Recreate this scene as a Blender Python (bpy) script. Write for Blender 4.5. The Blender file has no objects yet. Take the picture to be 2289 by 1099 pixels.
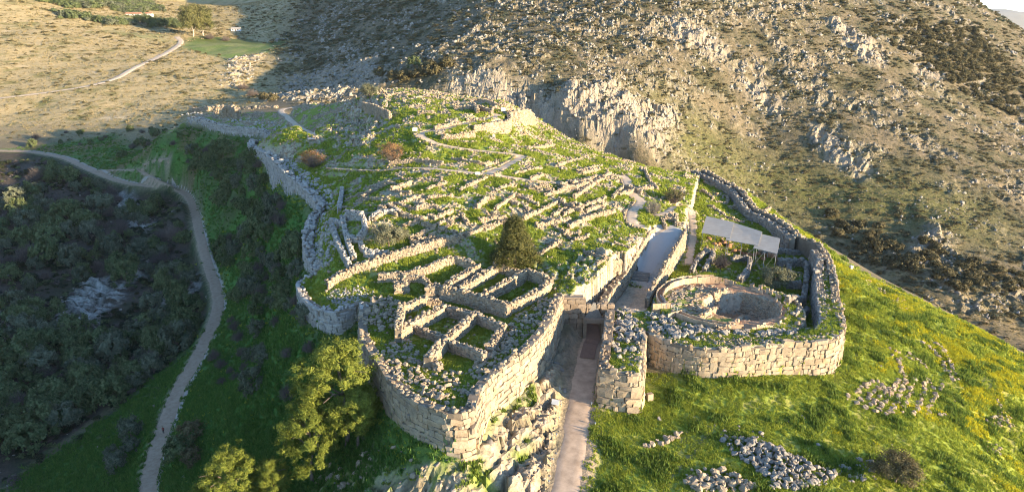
import bpy, bmesh, math, random
import numpy as np
from mathutils import Vector, Matrix

random.seed(7)
RNG = np.random.default_rng(7)
SC = bpy.context.scene
COL = SC.collection

# ------------------------------------------------------------------ camera, sky, sun, exposure
CAM_Z = 56.0
PITCH = math.radians(18.0)
FPX = 1540.0                      # focal length in photograph pixels (photo 2289 x 1099)
cam = bpy.data.cameras.new('camera')
cam.sensor_fit = 'HORIZONTAL'
cam.sensor_width = 36.0
cam.lens = 36.0 * FPX / 2289.0
cam.clip_start = 0.5
cam.clip_end = 30000
camo = bpy.data.objects.new('camera', cam)
COL.objects.link(camo)
camo.location = (0, 0, CAM_Z)
camo.rotation_euler = (math.pi / 2 - PITCH, 0, 0)
SC.camera = camo

SUN_ELEV = math.radians(8.8)
SUN_DIR = Vector((0.90, -0.436, 0)).normalized()          # horizontal direction TOWARDS the sun
world = bpy.data.worlds.new('World')
SC.world = world
world.use_nodes = True
wn = world.node_tree.nodes
wl = world.node_tree.links
bg = wn['Background']
sky = wn.new('ShaderNodeTexSky')
sky.sky_type = 'NISHITA'
sky.sun_disc = False
sky.sun_elevation = SUN_ELEV
sky.sun_rotation = math.atan2(SUN_DIR.x, SUN_DIR.y)
sky.altitude = 280
sky.air_density = 0.7
sky.dust_density = 0.0
sky.ozone_density = 2.0
wl.new(sky.outputs[0], bg.inputs[0])
bg.inputs[1].default_value = 0.15

sun = bpy.data.lights.new('sun', 'SUN')
sun.energy = 4.3
sun.angle = math.radians(0.6)
sun.color = (1.0, 0.79, 0.52)
suno = bpy.data.objects.new('sun', sun)
COL.objects.link(suno)
sd = Vector((SUN_DIR.x * math.cos(SUN_ELEV), SUN_DIR.y * math.cos(SUN_ELEV), math.sin(SUN_ELEV)))
suno.rotation_euler = sd.to_track_quat('Z', 'Y').to_euler()
suno.location = sd * 400

SC.view_settings.view_transform = 'Standard'
SC.view_settings.look = 'None'
SC.view_settings.gamma = 1.0
SC.view_settings.exposure = 2.1
SC.cycles.filter_width = 1.05
SC.cycles.use_denoising = True
SC.cycles.max_bounces = 4
SC.cycles.diffuse_bounces = 2
SC.cycles.transparent_max_bounces = 6

# ------------------------------------------------------------------ numeric helpers
CP, SP = math.cos(PITCH), math.sin(PITCH)

def rayd(px, py):
    """world direction of the sight line through a point of the photograph, scaled to one metre forward"""
    u = (px - 1144.5) / FPX
    v = (549.5 - py) / FPX
    return np.array([u, CP + v * SP, -SP + v * CP])

def at(px, py, z):
    d = rayd(px, py)
    t = (z - CAM_Z) / d[2]
    return np.array([d[0] * t, d[1] * t, z])

def atY(px, py, Y):
    d = rayd(px, py)
    t = Y / d[1]
    return np.array([d[0] * t, Y, CAM_Z + d[2] * t])

_perm = np.random.default_rng(11).permutation(512)
_perm = np.concatenate([_perm, _perm, _perm])
_grad = np.random.default_rng(12).uniform(0, 2 * np.pi, 512)
_gx, _gy = np.cos(_grad), np.sin(_grad)

def pnoise(x, y, seed=0):
    x = np.asarray(x, float); y = np.asarray(y, float)
    xi = np.floor(x).astype(np.int64); yi = np.floor(y).astype(np.int64)
    xf = x - xi; yf = y - yi
    def g(ix, iy, dx, dy):
        h = _perm[(_perm[(ix + seed * 17) & 511] + iy) & 511]
        return _gx[h] * dx + _gy[h] * dy
    u = xf * xf * xf * (xf * (xf * 6 - 15) + 10)
    v = yf * yf * yf * (yf * (yf * 6 - 15) + 10)
    a = g(xi, yi, xf, yf); b = g(xi + 1, yi, xf - 1, yf)
    c = g(xi, yi + 1, xf, yf - 1); d = g(xi + 1, yi + 1, xf - 1, yf - 1)
    return 1.5 * ((a + u * (b - a)) * (1 - v) + (c + u * (d - c)) * v)

def fbm(x, y, sc, octv=4, seed=0, gain=0.5):
    r = 0; amp = 1.0; f = 1.0 / sc; tot = 0
    for o in range(octv):
        r = r + amp * pnoise(x * f + 13.1 * o, y * f - 7.7 * o, seed + o)
        tot += amp; amp *= gain; f *= 2.03
    return r / tot

def ridged(x, y, sc, octv=4, seed=0):
    r = 0; amp = 1.0; f = 1.0 / sc; tot = 0
    for o in range(octv):
        n = 1 - np.abs(pnoise(x * f + 3.3 * o, y * f + 9.1 * o, seed + o)) * 1.6
        r = r + amp * n; tot += amp; amp *= 0.55; f *= 2.1
    return r / tot

def cells(x, y, sc, seed=0, jit=0.9):
    """cellular blocks: a random level per cell and the distance to the nearest joint"""
    x = np.asarray(x, float) / sc; y = np.asarray(y, float) / sc
    xi = np.floor(x).astype(np.int64); yi = np.floor(y).astype(np.int64)
    f1 = np.full(x.shape, 9.0); f2 = f1.copy(); lv = np.zeros(x.shape); tx = np.zeros(x.shape)
    for dx in (-1, 0, 1):
        for dy in (-1, 0, 1):
            h = _perm[(_perm[(xi + dx + seed * 31) & 511] + yi + dy) & 511]
            px = xi + dx + 0.5 + jit * (h / 511.0 - 0.5); py = yi + dy + 0.5 + jit * (_perm[h] / 511.0 - 0.5)
            ex, ey = x - px, y - py; d = np.hypot(ex, ey); v = _perm[h + 7] / 511.0; q = _gx[h] * ex + _gy[h] * ey
            n = d < f1
            f2 = np.where(n, f1, np.minimum(f2, d)); lv = np.where(n, v, lv); tx = np.where(n, q, tx); f1 = np.where(n, d, f1)
    return lv - 0.5 + 0.9 * tx, f2 - f1

def sstep(a, b, x):
    t = np.clip((x - a) / (b - a), 0, 1)
    return t * t * (3 - 2 * t)

def in_poly(x, y, poly):
    x = np.asarray(x); y = np.asarray(y)
    ins = np.zeros(x.shape, bool)
    n = len(poly); j = n - 1
    for i in range(n):
        xi, yi = poly[i][0], poly[i][1]; xj, yj = poly[j][0], poly[j][1]
        if yi != yj:
            c = ((yi > y) != (yj > y)) & (x < (xj - xi) * (y - yi) / (yj - yi) + xi)
            ins ^= c
        j = i
    return ins

def seg_dist(x, y, poly, closed=False):
    """distance to a polyline and the interpolated third value along it"""
    x = np.asarray(x, float); y = np.asarray(y, float)
    best = np.full(x.shape, 1e9); val = np.zeros(x.shape)
    n = len(poly)
    for i in range(n if closed else n - 1):
        p = poly[i]; q = poly[(i + 1) % n]
        dx, dy = q[0] - p[0], q[1] - p[1]
        L = dx * dx + dy * dy + 1e-9
        t = np.clip(((x - p[0]) * dx + (y - p[1]) * dy) / L, 0, 1)
        d = np.hypot(x - p[0] - t * dx, y - p[1] - t * dy)
        m = d < best
        best = np.where(m, d, best)
        if len(p) > 2:
            val = np.where(m, p[2] + t * (q[2] - p[2]), val)
    return best, val

class Field:
    """smooth surface through scattered 3-D points (multiquadric)"""
    def __init__(self, pts, c=8.0, smooth=0.05):
        self.p = np.array(pts, float)
        self.c = c
        n = len(self.p)
        d = np.hypot(self.p[:, None, 0] - self.p[None, :, 0], self.p[:, None, 1] - self.p[None, :, 1])
        A = np.zeros((n + 3, n + 3))
        A[:n, :n] = -np.sqrt(d * d + c * c) + np.eye(n) * smooth * 10
        A[:n, n] = 1; A[:n, n + 1] = self.p[:, 0] / 100; A[:n, n + 2] = self.p[:, 1] / 100
        A[n:, :n] = A[:n, n:].T
        b = np.zeros(n + 3); b[:n] = self.p[:, 2]
        self.w = np.linalg.lstsq(A, b, rcond=None)[0]
    def __call__(self, x, y):
        x = np.asarray(x, float); y = np.asarray(y, float)
        sh = x.shape
        x = x.ravel(); y = y.ravel()
        n = len(self.p)
        r = self.w[n] + self.w[n + 1] * x / 100 + self.w[n + 2] * y / 100
        for i in range(n):
            r -= self.w[i] * np.sqrt((x - self.p[i, 0]) ** 2 + (y - self.p[i, 1]) ** 2 + self.c ** 2)
        return r.reshape(sh)

# ------------------------------------------------------------------ the lie of the land
def lift(p): return (p[0], p[1], p[2] * 0.82) if p[0] < 650 and p[2] < -9 else p
def Z(l): return [tuple(at(*lift(p))) for p in l]
def Y(l): return [tuple(atY(*p)) for p in l]

VPATH = Z([(328, 1130, -40.2), (330, 1099, -40), (338, 1050, -39.6), (352, 1000, -39), (372, 940, -38.2), (400, 870, -37), (440, 800, -36), (478, 720, -35),
           (488, 680, -34), (482, 640, -33), (468, 600, -31.6), (456, 560, -30), (446, 520, -28), (434, 470, -25.6), (420, 440, -23.6), (396, 425, -22),
           (345, 417, -20.5), (290, 410, -19), (240, 395, -17), (190, 374, -15.2), (150, 355, -13.5), (95, 343, -12.3), (40, 338, -11.6), (-60, 338, -11)])
RAMP = Z([(1255, 1190, -11.4), (1264, 1099, -10.5), (1282, 1000, -9), (1292, 930, -8.2), (1302, 870, -7.7), (1313, 800, -7.2), (1325, 748, -6.9)])

OUT_PTS = VPATH[::2] + RAMP + Z([
    # grass slope right of the approach
    (1330, 875, -7.4), (1424, 910, -8.6), (1440, 845, -7.2), (1561, 852, -7), (1680, 858, -7.2), (1807, 840, -7.6), (1880, 800, -8.2),
    (1500, 950, -9), (1450, 1080, -10.5), (1700, 930, -8.6), (1700, 1050, -9.8), (1900, 900, -9.6), (2000, 800, -10), (1950, 1050, -12), (1900, 690, -8.4),
    (1885, 610, -8.0), (1950, 630, -9.5), (2020, 650, -11), (2100, 700, -12.5), (2200, 750, -14.5), (2289, 800, -16.5), (2200, 900, -14.5), (2289, 1050, -20), (2100, 1000, -13),
    (1870, 560, -8.5), (1780, 505, -9), (1700, 455, -8),
    # below the west bastion
    (1020, 1028, -5.8), (1060, 1016, -6), (965, 988, -6), (916, 950, -6.5), (863, 905, -7), (832, 870, -8), (1119, 915, -5.4), (1165, 870, -5.6), (1215, 820, -5.6),
    (1120, 1060, -8.6), (1200, 1000, -8.6), (1200, 920, -7.3), (900, 1060, -9.5), (1000, 1090, -9), (800, 1000, -13), (710, 1060, -17), (640, 940, -23), (540, 1000, -29), (560, 800, -28.5), (640, 740, -17),
    (700, 740, -10.5), (760, 745, -9), (650, 660, -11), (500, 1099, -31), (420, 1000, -35.5), (560, 640, -24), (640, 560, -12), (600, 480, -14), (540, 400, -5), (520, 380, -3),
    (480, 330, 3.5), (420, 310, 4), (560, 350, 3), (600, 390, 2), (640, 440, 0), (660, 500, -2), (655, 560, -5), (665, 610, -6.5),
    (330, 330, -6), (250, 330, -8), (350, 270, 2), (540, 500, -21), (540, 560, -24),
    # shaded gully and the bank left of it
    (150, 900, -47), (60, 1000, -49), (0, 1099, -51), (200, 1060, -47), (250, 960, -44), (200, 800, -46), (300, 700, -42), (330, 560, -36), (300, 480, -29),
    (0, 900, -46), (0, 700, -37), (0, 600, -32), (0, 500, -26.5), (0, 400, -18), (100, 600, -34), (150, 480, -26), (350, 640, -38.5), (420, 620, -35), (60, 780, -42), (-200, 700, -30), (-200, 1000, -44),
]) + Y([
    # hillside and valley beyond, upper left
    (0, 0, 650), (0, 100, 540), (0, 220, 450), (0, 285, 408), (200, 0, 740), (200, 100, 570), (200, 200, 460), (300, 150, 510), (400, 100, 610), (330, 40, 760), (450, 78, 660),
    (550, 110, 600), (450, 180, 480), (400, 230, 440), (250, 285, 400), (110, 285, 404), (560, 215, 420), (-300, 100, 540), (-300, 250, 420), (-200, 0, 640), (330, 230, 440), (480, 225, 430),
    # mountain
    (620, 205, 465), (640, 100, 720), (700, 200, 440), (700, 150, 540), (800, 150, 460), (900, 180, 392), (1000, 175, 380), (1100, 190, 372), (1190, 235, 362), (1245, 270, 350), (1300, 300, 340), (1400, 335, 332), (1270, 205, 360),
    (800, 80, 580), (700, 40, 780), (900, 0, 640), (1000, 60, 500), (600, 0, 1000), (450, 15, 1050), (1100, 100, 435), (1100, 0, 535), (1300, 100, 430), (1300, 0, 510), (1500, 280, 372), (1500, 150, 420), (1500, 0, 500),
    (1560, 380, 345), (1700, 300, 400), (1700, 150, 450), (1700, 0, 525), (1900, 300, 390), (1900, 150, 460), (1900, 0, 560), (2100, 500, 312), (2100, 300, 400), (2100, 100, 520), (2100, 0, 600),
    (2180, 0, 650), (2232, 35, 650), (2289, 76, 650), (2289, 300, 440), (2289, 500, 320), (1750, 420, 352), (1900, 500, 318), (2000, 600, 276), (2150, 660, 250), (2289, 730, 232), (2289, 640, 262), (2600, 600, 300), (2600, 300, 480), (2500, 150, 640),
]) + [
    # hidden ground: ravine behind the citadel, ridge under and behind the camera, far country
    (46, 300, -16), (30, 314, -12), (8, 324, -6), (-25, 332, 2), (70, 280, -12), (88, 300, -38), (118, 262, -46), (140, 225, -50), (52, 330, -24), (20, 345, -14), (-20, 352, -8), (-60, 365, 2), (160, 190, -46), (175, 160, -44),
    (0, 55, -13), (30, 0, -9), (60, -60, -6), (0, -100, -5), (-45, 70, -24), (-35, 40, -17), (-110, 60, -42), (-60, 0, -18), (-100, -100, -22), (80, 40, -14), (120, 60, -26), (160, 110, -36), (220, 60, -50), (160, -100, -34),
    (-250, 0, -30), (-300, 150, -12), (-400, 300, 20), (-600, 500, 95), (-500, 0, 10), (300, 0, -60), (400, 200, -30), (600, 300, 20), (300, 120, -58),
    (250, 900, 210), (60, 900, 220), (420, 900, 150), (600, 900, 30), (700, 700, -10), (760, 450, -10), (540, 780, 44), (-250, 1200, 130), (-600, 1100, 190), (100, 1400, 320), (-900, 700, 170), (560, 640, 14), (900, 1400, -20),
]
IN_PTS = Z([
    # west bastion and rooms
    (1258, 662, 1.6), (1225, 715, 1), (1120, 820, 0.8), (1040, 900, 0.6), (930, 890, 0.6), (840, 800, 0.4), (950, 800, 0.2), (1000, 790, -0.9), (960, 720, -0.8), (900, 700, 0.5), (1060, 745, -0.9), (1100, 700, -0.6),
    (1090, 630, 0.2), (1160, 640, 0.2), (1020, 610, 0.4), (970, 600, 0.5), (870, 640, 0.2), (800, 640, -0.8), (690, 645, -1.4), (760, 690, -1.3), (740, 600, 0.8),
    # slopes of the hill
    (1150, 590, 3.2), (1040, 540, 4), (900, 540, 3), (830, 550, 2.6), (1250, 560, 4.4), (1290, 640, 2.8), (1350, 610, 3.6), (1330, 660, 1.4), (1370, 560, 4.6), (1400, 540, 4.4),
    (1150, 500, 7), (1000, 480, 7.6), (870, 480, 6), (1250, 480, 7.4), (1380, 480, 5.2), (780, 470, 4.4), (720, 520, 2.6), (690, 570, 1.4), (705, 470, 4), (740, 430, 6), (690, 420, 6), (650, 380, 7.6), (610, 345, 8.6),
    (1100, 430, 10.4), (950, 420, 11), (1250, 420, 9.6), (1380, 420, 7.4), (850, 410, 10.4), (800, 382, 12), (910, 376, 14), (1040, 386, 13), (1170, 402, 11.2), (1270, 413, 9.9), (1350, 393, 9.6),
    (1430, 450, 6), (1415, 500, 3.6), (1480, 515, 2.8), (1440, 400, 7.4), (1500, 420, 5.4), (1540, 400, 4.6), (1570, 390, 4.2), (1490, 470, 3.8),
    (1165, 346, 15.8), (1100, 342, 16.4), (1000, 327, 18), (945, 305, 20), (880, 330, 17), (1230, 340, 14.6), (1300, 360, 11.8), (1380, 365, 9.6), (1480, 390, 6), (1000, 288, 21.5), (1060, 275, 22.5), (1110, 262, 23.4), (1070, 250, 24), (1130, 310, 16.6), (1180, 290, 16.6), (1230, 300, 14.6),
    (1190, 262, 19.5), (1150, 240, 25), (1100, 225, 26), (1050, 222, 26.5), (1000, 210, 27.5), (900, 200, 29), (850, 205, 28.5), (950, 245, 25), (870, 245, 24.5), (880, 280, 21.5),
    (800, 235, 24), (820, 280, 19), (760, 290, 15), (750, 250, 19), (800, 330, 15.5), (720, 340, 11), (740, 378, 10.4), (690, 305, 11.5), (660, 280, 13), (630, 245, 16), (600, 270, 12.5), (550, 270, 12), (480, 262, 12), (400, 255, 12), (520, 240, 15), (640, 325, 9.6), (570, 318, 8.6), (600, 330, 9),
    (700, 240, 19), (640, 232, 17.5),
]) + [(-20, 315, 22), (10, 300, 15), (30, 285, 9), (55, 262, 4)]
GRV_PTS = Z([
    (1368, 690, -5), (1405, 655, -4.2), (1385, 640, -3.8), (1425, 626, -3.2), (1440, 690, -3.4), (1480, 680, -2), (1540, 590, -2.2), (1545, 540, -0.6), (1550, 500, 0.6), (1550, 470, 2), (1600, 600, -2.6), (1650, 590, -3.2), (1620, 560, -2.6), (1700, 600, -3.8), (1760, 600, -4.6), (1800, 620, -5), (1800, 690, -5.4), (1790, 730, -5.2),
    (1560, 720, -1.8), (1650, 640, -2.4), (1700, 650, -4), (1700, 560, -3), (1760, 540, -2.6), (1800, 560, -3.6), (1680, 500, -1), (1640, 470, 0), (1610, 430, 1.4), (1590, 400, 2.2), (1660, 450, -0.4), (1720, 500, -0.6), (1780, 530, -1.6), (1600, 480, 1.4), (1570, 440, 3),
    (1500, 640, -2.2), (1600, 740, -1.4), (1700, 750, -1.4), (1850, 740, -1.4),
])

# outlines (plan view, from the tops of the walls)
BASTION_R = Z([(1262, 655, 2.2), (1250, 672, 2.1), (1228, 722, 1.9), (1185, 774, 1.8), (1125, 820, 1.6), (1082, 862, 1.5), (1060, 914, 1.4)])
BASTION_F = Z([(1060, 914, 1.4), (1030, 924, 1.35), (998, 922, 1.3)])
BASTION_L = Z([(998, 922, 1.3), (928, 896, 1.2), (882, 862, 1.1), (838, 804, 1.0), (804, 745, 0.8), (806, 690, 0.6)])
NWROUND = Z([(806, 690, 0.6), (803, 676, 0.2), (778, 688, -0.3), (753, 697, -0.6), (715, 692, -0.8), (682, 673, -0.9), (663, 637, -0.9), (682, 618, -0.5), (703, 611, 0.3)])
NWALL = Z([(703, 611, 0.3), (684, 570, 2.2), (677, 532, 3.2), (689, 486, 4.2), (706, 466, 4.9), (702, 448, 5.6), (682, 424, 6.6), (657, 403, 7.6), (628, 378, 8.6), (602, 352, 9.4), (580, 338, 9.8), (558, 328, 9.8), (557, 313, 10.2)])
NWALL2 = Z([(557, 313, 10.2), (600, 314, 10.0), (625, 310, 10.6)])
NEWALL = Z([(600, 302, 10.6), (583, 289, 11.4), (557, 286, 11.4), (522, 283, 11.4), (482, 276, 11.6), (447, 264, 12.2), (419, 261, 12.4), (393, 267, 12.0), (374, 274, 11.4)])
NEBACK = Z([(374, 274, 11.4), (380, 264, 12.2), (420, 246, 14), (470, 240, 15), (500, 236, 15.6), (540, 238, 16), (600, 238, 16.4), (640, 236, 17.5)])
GATE_L, GATE_R = at(1262, 655, 2.2), at(1357, 690, 0.6)
RB_LEFT = Z([(1357, 690, 0.6), (1350, 745, 0.2), (1343, 790, -0.4), (1338, 822, -0.8)])
RB_FRONT = Z([(1338, 822, -0.8), (1385, 832, -1.0), (1432, 838, -1.4)])
RB_RIGHT = Z([(1432, 838, -1.4), (1439, 790, -0.9), (1444, 737, -0.5)])
WESTWALL = Z([(1444, 739, -0.5), (1480, 758, -0.8), (1520, 770, -1.0), (1575, 779, -1.0), (1620, 780, -1.0), (1666, 777, -1.0), (1720, 772, -1.0), (1764, 768, -1.0), (1835, 764, -1.0), (1869, 755, -1.0), (1886, 738, -1.0), (1889, 722, -1.0)])
SWALL = Z([(1889, 722, -1.0), (1886, 700, -0.9), (1877, 663, -0.6), (1871, 620, -0.3), (1857, 573, 0), (1838, 547, 0.4), (1797, 528, 0.8), (1755, 496, 1.4), (1728, 480, 1.8), (1693, 463, 2.2), (1664, 426, 3.4), (1640, 410, 3.8), (1613, 397, 4.2), (1580, 381, 4.8), (1568, 378, 5)])
SWALL_IN = Z([(1820, 738, -1.0), (1832, 714, -0.9), (1826, 660, -0.6), (1821, 606, -0.2), (1826, 575, 0.2), (1812, 556, 0.6)])
EASTEDGE = [(62, 250, 4), (50, 264, 5), (38, 276, 6), (26, 290, 6), (12, 302, 8), (-15, 312, 12), (-48, 322, 16), (-80, 332, 16)]
CITADEL = BASTION_R + BASTION_F[1:] + BASTION_L[1:] + NWROUND[1:] + NWALL[1:] + NWALL2[1:] + NEWALL + NEBACK[1:] + EASTEDGE[::-1] + SWALL[::-1] + WESTWALL[::-1][1:] + RB_RIGHT[::-1][1:] + RB_FRONT[::-1][1:] + RB_LEFT[::-1][1:]
RETAIN = Z([(1450, 668, -1.0), (1462, 640, 0.2), (1482, 605, 1.2), (1505, 565, 2.4), (1528, 525, 3.5), (1534, 512, 3.7)])
RAMP_LWALL = Z([(1350, 682, -1.0), (1372, 645, -0.6), (1398, 612, 0.0), (1425, 565, 2.2), (1452, 520, 3.8), (1466, 508, 4.0)])
GRAVE_C = at(1612, 672, -0.6)
GR = 13.6
GRV_ZONE = [tuple(at(1357, 690, 0)), tuple(at(1444, 737, -0.5))] + WESTWALL + SWALL[1:] + Z([(1560, 400, 4), (1552, 440, 3), (1534, 512, 3.7)]) + RETAIN[::-1][1:-1] + Z([(1448, 640, -2.6), (1402, 622, -2.6), (1398, 612, 0.0), (1372, 645, -0.6), (1350, 682, -1)])
RAMP_ZONE = Z([(1402, 622, -2.6), (1448, 640, -2.6)]) + RETAIN[1:] + Z([(1500, 505, 3.4), (1466, 508, 3.4), (1452, 520, 3.2), (1425, 565, 1.6)])
WTOP = [tuple(at(1357, 690, -.6))] + RB_LEFT[1:] + RB_FRONT[1:] + RB_RIGHT[1:] + WESTWALL + SWALL[1:6] + SWALL_IN[::-1] + Z([(1785, 746, -1.0), (1740, 753, -1), (1680, 752, -1.0), (1600, 742, -1.0), (1520, 722, -1.0), (1450, 694, -1.0), (1400, 684, -1.0)])
PASSAGE = [(15.0, 129.5), (19.3, 129.0)] + [tuple(p[:2]) for p in Z([(1425, 668, -4.4), (1385, 640, -4.2)])] + [(15.2, 135.5)]
STEPS_P = at(1424, 614, -1.9)

def seg_grid(poly, maxd, closed=False, wx=None, wy=None, pad=0.0):
    """seg_dist on the ground grid, only where it is nearer than maxd"""
    best = np.full(XX.shape, float(maxd)); val = np.zeros(XX.shape)
    n = len(poly)
    for i in range(n if closed else n - 1):
        p = poly[i]; q = poly[(i + 1) % n]; m = maxd + pad
        i0, i1 = np.searchsorted(GX, [min(p[0], q[0]) - m, max(p[0], q[0]) + m]); j0, j1 = np.searchsorted(GY, [min(p[1], q[1]) - m, max(p[1], q[1]) + m])
        if i1 <= i0 or j1 <= j0: continue
        s = (slice(j0, j1), slice(i0, i1))
        x = XX[s] if wx is None else wx[s]; y = YY[s] if wy is None else wy[s]
        dx, dy = q[0] - p[0], q[1] - p[1]
        t = np.clip(((x - p[0]) * dx + (y - p[1]) * dy) / (dx * dx + dy * dy + 1e-9), 0, 1)
        d = np.hypot(x - p[0] - t * dx, y - p[1] - t * dy)
        k = d < best[s]
        best[s] = np.where(k, d, best[s])
        if len(p) > 2: val[s] = np.where(k, p[2] + t * (q[2] - p[2]), val[s])
    return best, val

def foot_pts(l, off, drop, step=1):
    p = np.array(l); t = np.gradient(p[:, :2], axis=0); t /= np.linalg.norm(t, axis=1)[:, None]; nr = np.stack([-t[:, 1], t[:, 0]], 1)
    c = p[len(p) // 2]; r = []
    for k in range(0, len(p), step):
        for s in (-1, 1):
            q = p[k, :2] + nr[k] * s * off
            if not in_poly(np.array([q[0]]), np.array([q[1]]), CITADEL)[0]: r.append((q[0], q[1], p[k, 2] - drop))
    return r
OUT_PTS = [p for p in OUT_PTS if not in_poly(np.array([p[0]]), np.array([p[1]]), CITADEL)[0]]
OUT_PTS += foot_pts(NWALL, 2.0, 5.5) + foot_pts(NWROUND[1:-1], 2.0, 5.5) + foot_pts(NEWALL, 2.0, 5.0) + foot_pts(BASTION_L[:-2], 1.8, 6.6) + foot_pts(NWALL2, 1.5, 5)
f_out, f_in, f_grv = Field(OUT_PTS), Field(IN_PTS, c=7.0), Field(GRV_PTS, c=5.0)

def axis(segs):
    out = [segs[0][0]]
    for a, b, d0, d1 in segs:
        x = a
        while x < b - 1e-6:
            t = (x - a) / (b - a)
            x = x + d0 * (d1 / d0) ** t
            out.append(min(x, b))
    return np.array(sorted(set(np.round(out, 4))))
GX = axis([(-1500, -420, 90, 6), (-420, -130, 6, 1.5), (-130, -66, 1.4, 0.6), (-66, 84, 0.55, 0.55), (84, 130, 0.5, 1.2), (130, 420, 1.3, 2.4), (420, 1800, 4, 90)])
GY = axis([(-600, 40, 60, 4), (40, 80, 3, 0.5), (80, 200, 0.55, 0.55), (200, 330, 0.6, 1.2), (330, 560, 1.2, 2.6), (560, 1000, 2.8, 8), (1000, 2600, 10, 160)])
XX, YY = np.meshgrid(GX, GY)

def terrain():
    x, y = XX, YY
    ho = f_out(x, y)
    def part(f, x0, x1, y0, y1):
        r = np.zeros(x.shape); i0, i1 = np.searchsorted(GX, [x0, x1]); j0, j1 = np.searchsorted(GY, [y0, y1])
        r[j0:j1, i0:i1] = f(x[j0:j1, i0:i1], y[j0:j1, i0:i1]); return r
    hi = part(f_in, -175, 95, 80, 365); hg = part(f_grv, 5, 95, 95, 265)
    # warp the outlines a little so that no edge is ruler straight
    cit = in_poly(x, y, CITADEL)
    grv = in_poly(x, y, GRV_ZONE)
    H = ho.copy()
    # the open eastern edge of the hill is no wall: let the slope run out there
    dE, _ = seg_grid(EASTEDGE, 16)
    fade = sstep(0, 15, dE)
    dN, _ = seg_grid(NEBACK, 9)
    fade = np.minimum(fade, sstep(0, 8, dN))
    hin = np.where(cit, np.maximum(hi, ho - 0) * fade + np.maximum(ho, hi * 0 + ho) * (1 - fade), ho)
    H = np.where(cit, hin, H)
    H = np.where(grv, hg, H)
    rz = in_poly(x, y, RAMP_ZONE)
    a = np.array(at(1424, 622, -2.9)); b = np.array(at(1490, 512, 3.2))
    t = ((x - a[0]) * (b[0] - a[0]) + (y - a[1]) * (b[1] - a[1])) / ((b[0] - a[0]) ** 2 + (b[1] - a[1]) ** 2)
    H = np.where(rz, -2.9 + 6.0 * np.clip(t, 0, 1.1), H)
    ps = in_poly(x, y, PASSAGE)
    H = np.where(ps, -6.9 + 2.4 * np.clip((y - 131.0) / 12.0, 0, 1), H)
    wt = in_poly(x, y, WTOP)
    H = np.where(wt, -1.0 + 0.25 * fbm(x, y, 5, 3, 4), H)
    # grave circle
    r = np.hypot(x - GRAVE_C[0], y - GRAVE_C[1]); ang = np.arctan2(y - GRAVE_C[1], x - GRAVE_C[0])
    H = np.where(r < GR + 0.6, -1.2, H)
    terr = (r < GR + 3.2) & (ang > -1.35) & (ang < 0.75)
    H = np.where(terr & (r >= GR + 0.6), -1.5, H)
    u = (x - GRAVE_C[0] - 4.2) * 0.93 + (y - GRAVE_C[1] + 1.0) * -0.36
    v = (x - GRAVE_C[0] - 4.2) * 0.36 + (y - GRAVE_C[1] + 1.0) * 0.93
    pit = 1 - sstep(0.86, 1.04, np.sqrt((u / 7.6) ** 2 + (v / 7.4) ** 2) + 0.05 * fbm(x, y, 3, 3, 9))
    H = np.where(r < GR - 0.7, H - 4.6 * pit, H)
    return H, cit, grv, wt, r, pit

HH, M_CIT, M_GRV, M_WT, GRAVE_R, M_PIT = terrain()

# ------------------------------------------------------------------ paths (plan lines with their own level)
def sample(H, x, y):
    x = np.clip(np.asarray(x, float), GX[0], GX[-1] - 1e-6); y = np.clip(np.asarray(y, float), GY[0], GY[-1] - 1e-6)
    i = np.clip(np.searchsorted(GX, x, 'right') - 1, 0, len(GX) - 2); j = np.clip(np.searchsorted(GY, y, 'right') - 1, 0, len(GY) - 2)
    u = (x - GX[i]) / (GX[i + 1] - GX[i]); v = (y - GY[j]) / (GY[j + 1] - GY[j])
    return (H[j, i] * (1 - u) + H[j, i + 1] * u) * (1 - v) + (H[j + 1, i] * (1 - u) + H[j + 1, i + 1] * u) * v

_T = np.concatenate([np.arange(60, 400, 0.25), np.arange(400, 1500, 1.0)])
def on(px, py, dz=0.0, H=None):
    """first point where the sight line meets the ground raised by dz"""
    H = HH if H is None else H
    d = rayd(px, py)
    x, y, z = d[0] * _T, d[1] * _T, CAM_Z + d[2] * _T
    g = sample(H, x, y) + dz
    k = np.argmax(z <= g)
    if z[k] > g[k]: k = len(_T) - 1
    if k > 0:
        a = z[k - 1] - g[k - 1]; b = z[k] - g[k]
        t = _T[k - 1] + (_T[k] - _T[k - 1]) * (a / (a - b + 1e-9))
    else: t = _T[k]
    return np.array([d[0] * t, d[1] * t, CAM_Z + d[2] * t - dz])
def ons(l, dz=0.0): return [tuple(on(p[0], p[1], dz)) for p in l]

def smooth_line(pts, step=0.8):
    p = np.array(pts, float)
    if len(p) > 2:                                   # Catmull-Rom
        q = np.vstack([2 * p[0] - p[1], p, 2 * p[-1] - p[-2]])
        out = []
        for i in range(1, len(q) - 2):
            L = np.hypot(*(q[i + 1] - q[i])[:2]); n = max(2, int(L / step))
            for t in np.linspace(0, 1, n, endpoint=False):
                out.append(0.5 * ((2 * q[i]) + (-q[i - 1] + q[i + 1]) * t + (2 * q[i - 1] - 5 * q[i] + 4 * q[i + 1] - q[i + 2]) * t * t + (-q[i - 1] + 3 * q[i] - 3 * q[i + 1] + q[i + 2]) * t ** 3))
        out.append(q[-2]); return np.array(out)
    L = np.hypot(*(p[1] - p[0])[:2]); n = max(2, int(L / step) + 1)
    return p[0] + (p[1] - p[0]) * np.linspace(0, 1, n)[:, None]

def smooth_z(l, k=9):
    l = l.copy(); z = np.pad(l[:, 2], k, mode='edge')
    l[:, 2] = np.convolve(z, np.ones(2 * k + 1) / (2 * k + 1), 'valid'); return l

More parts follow.
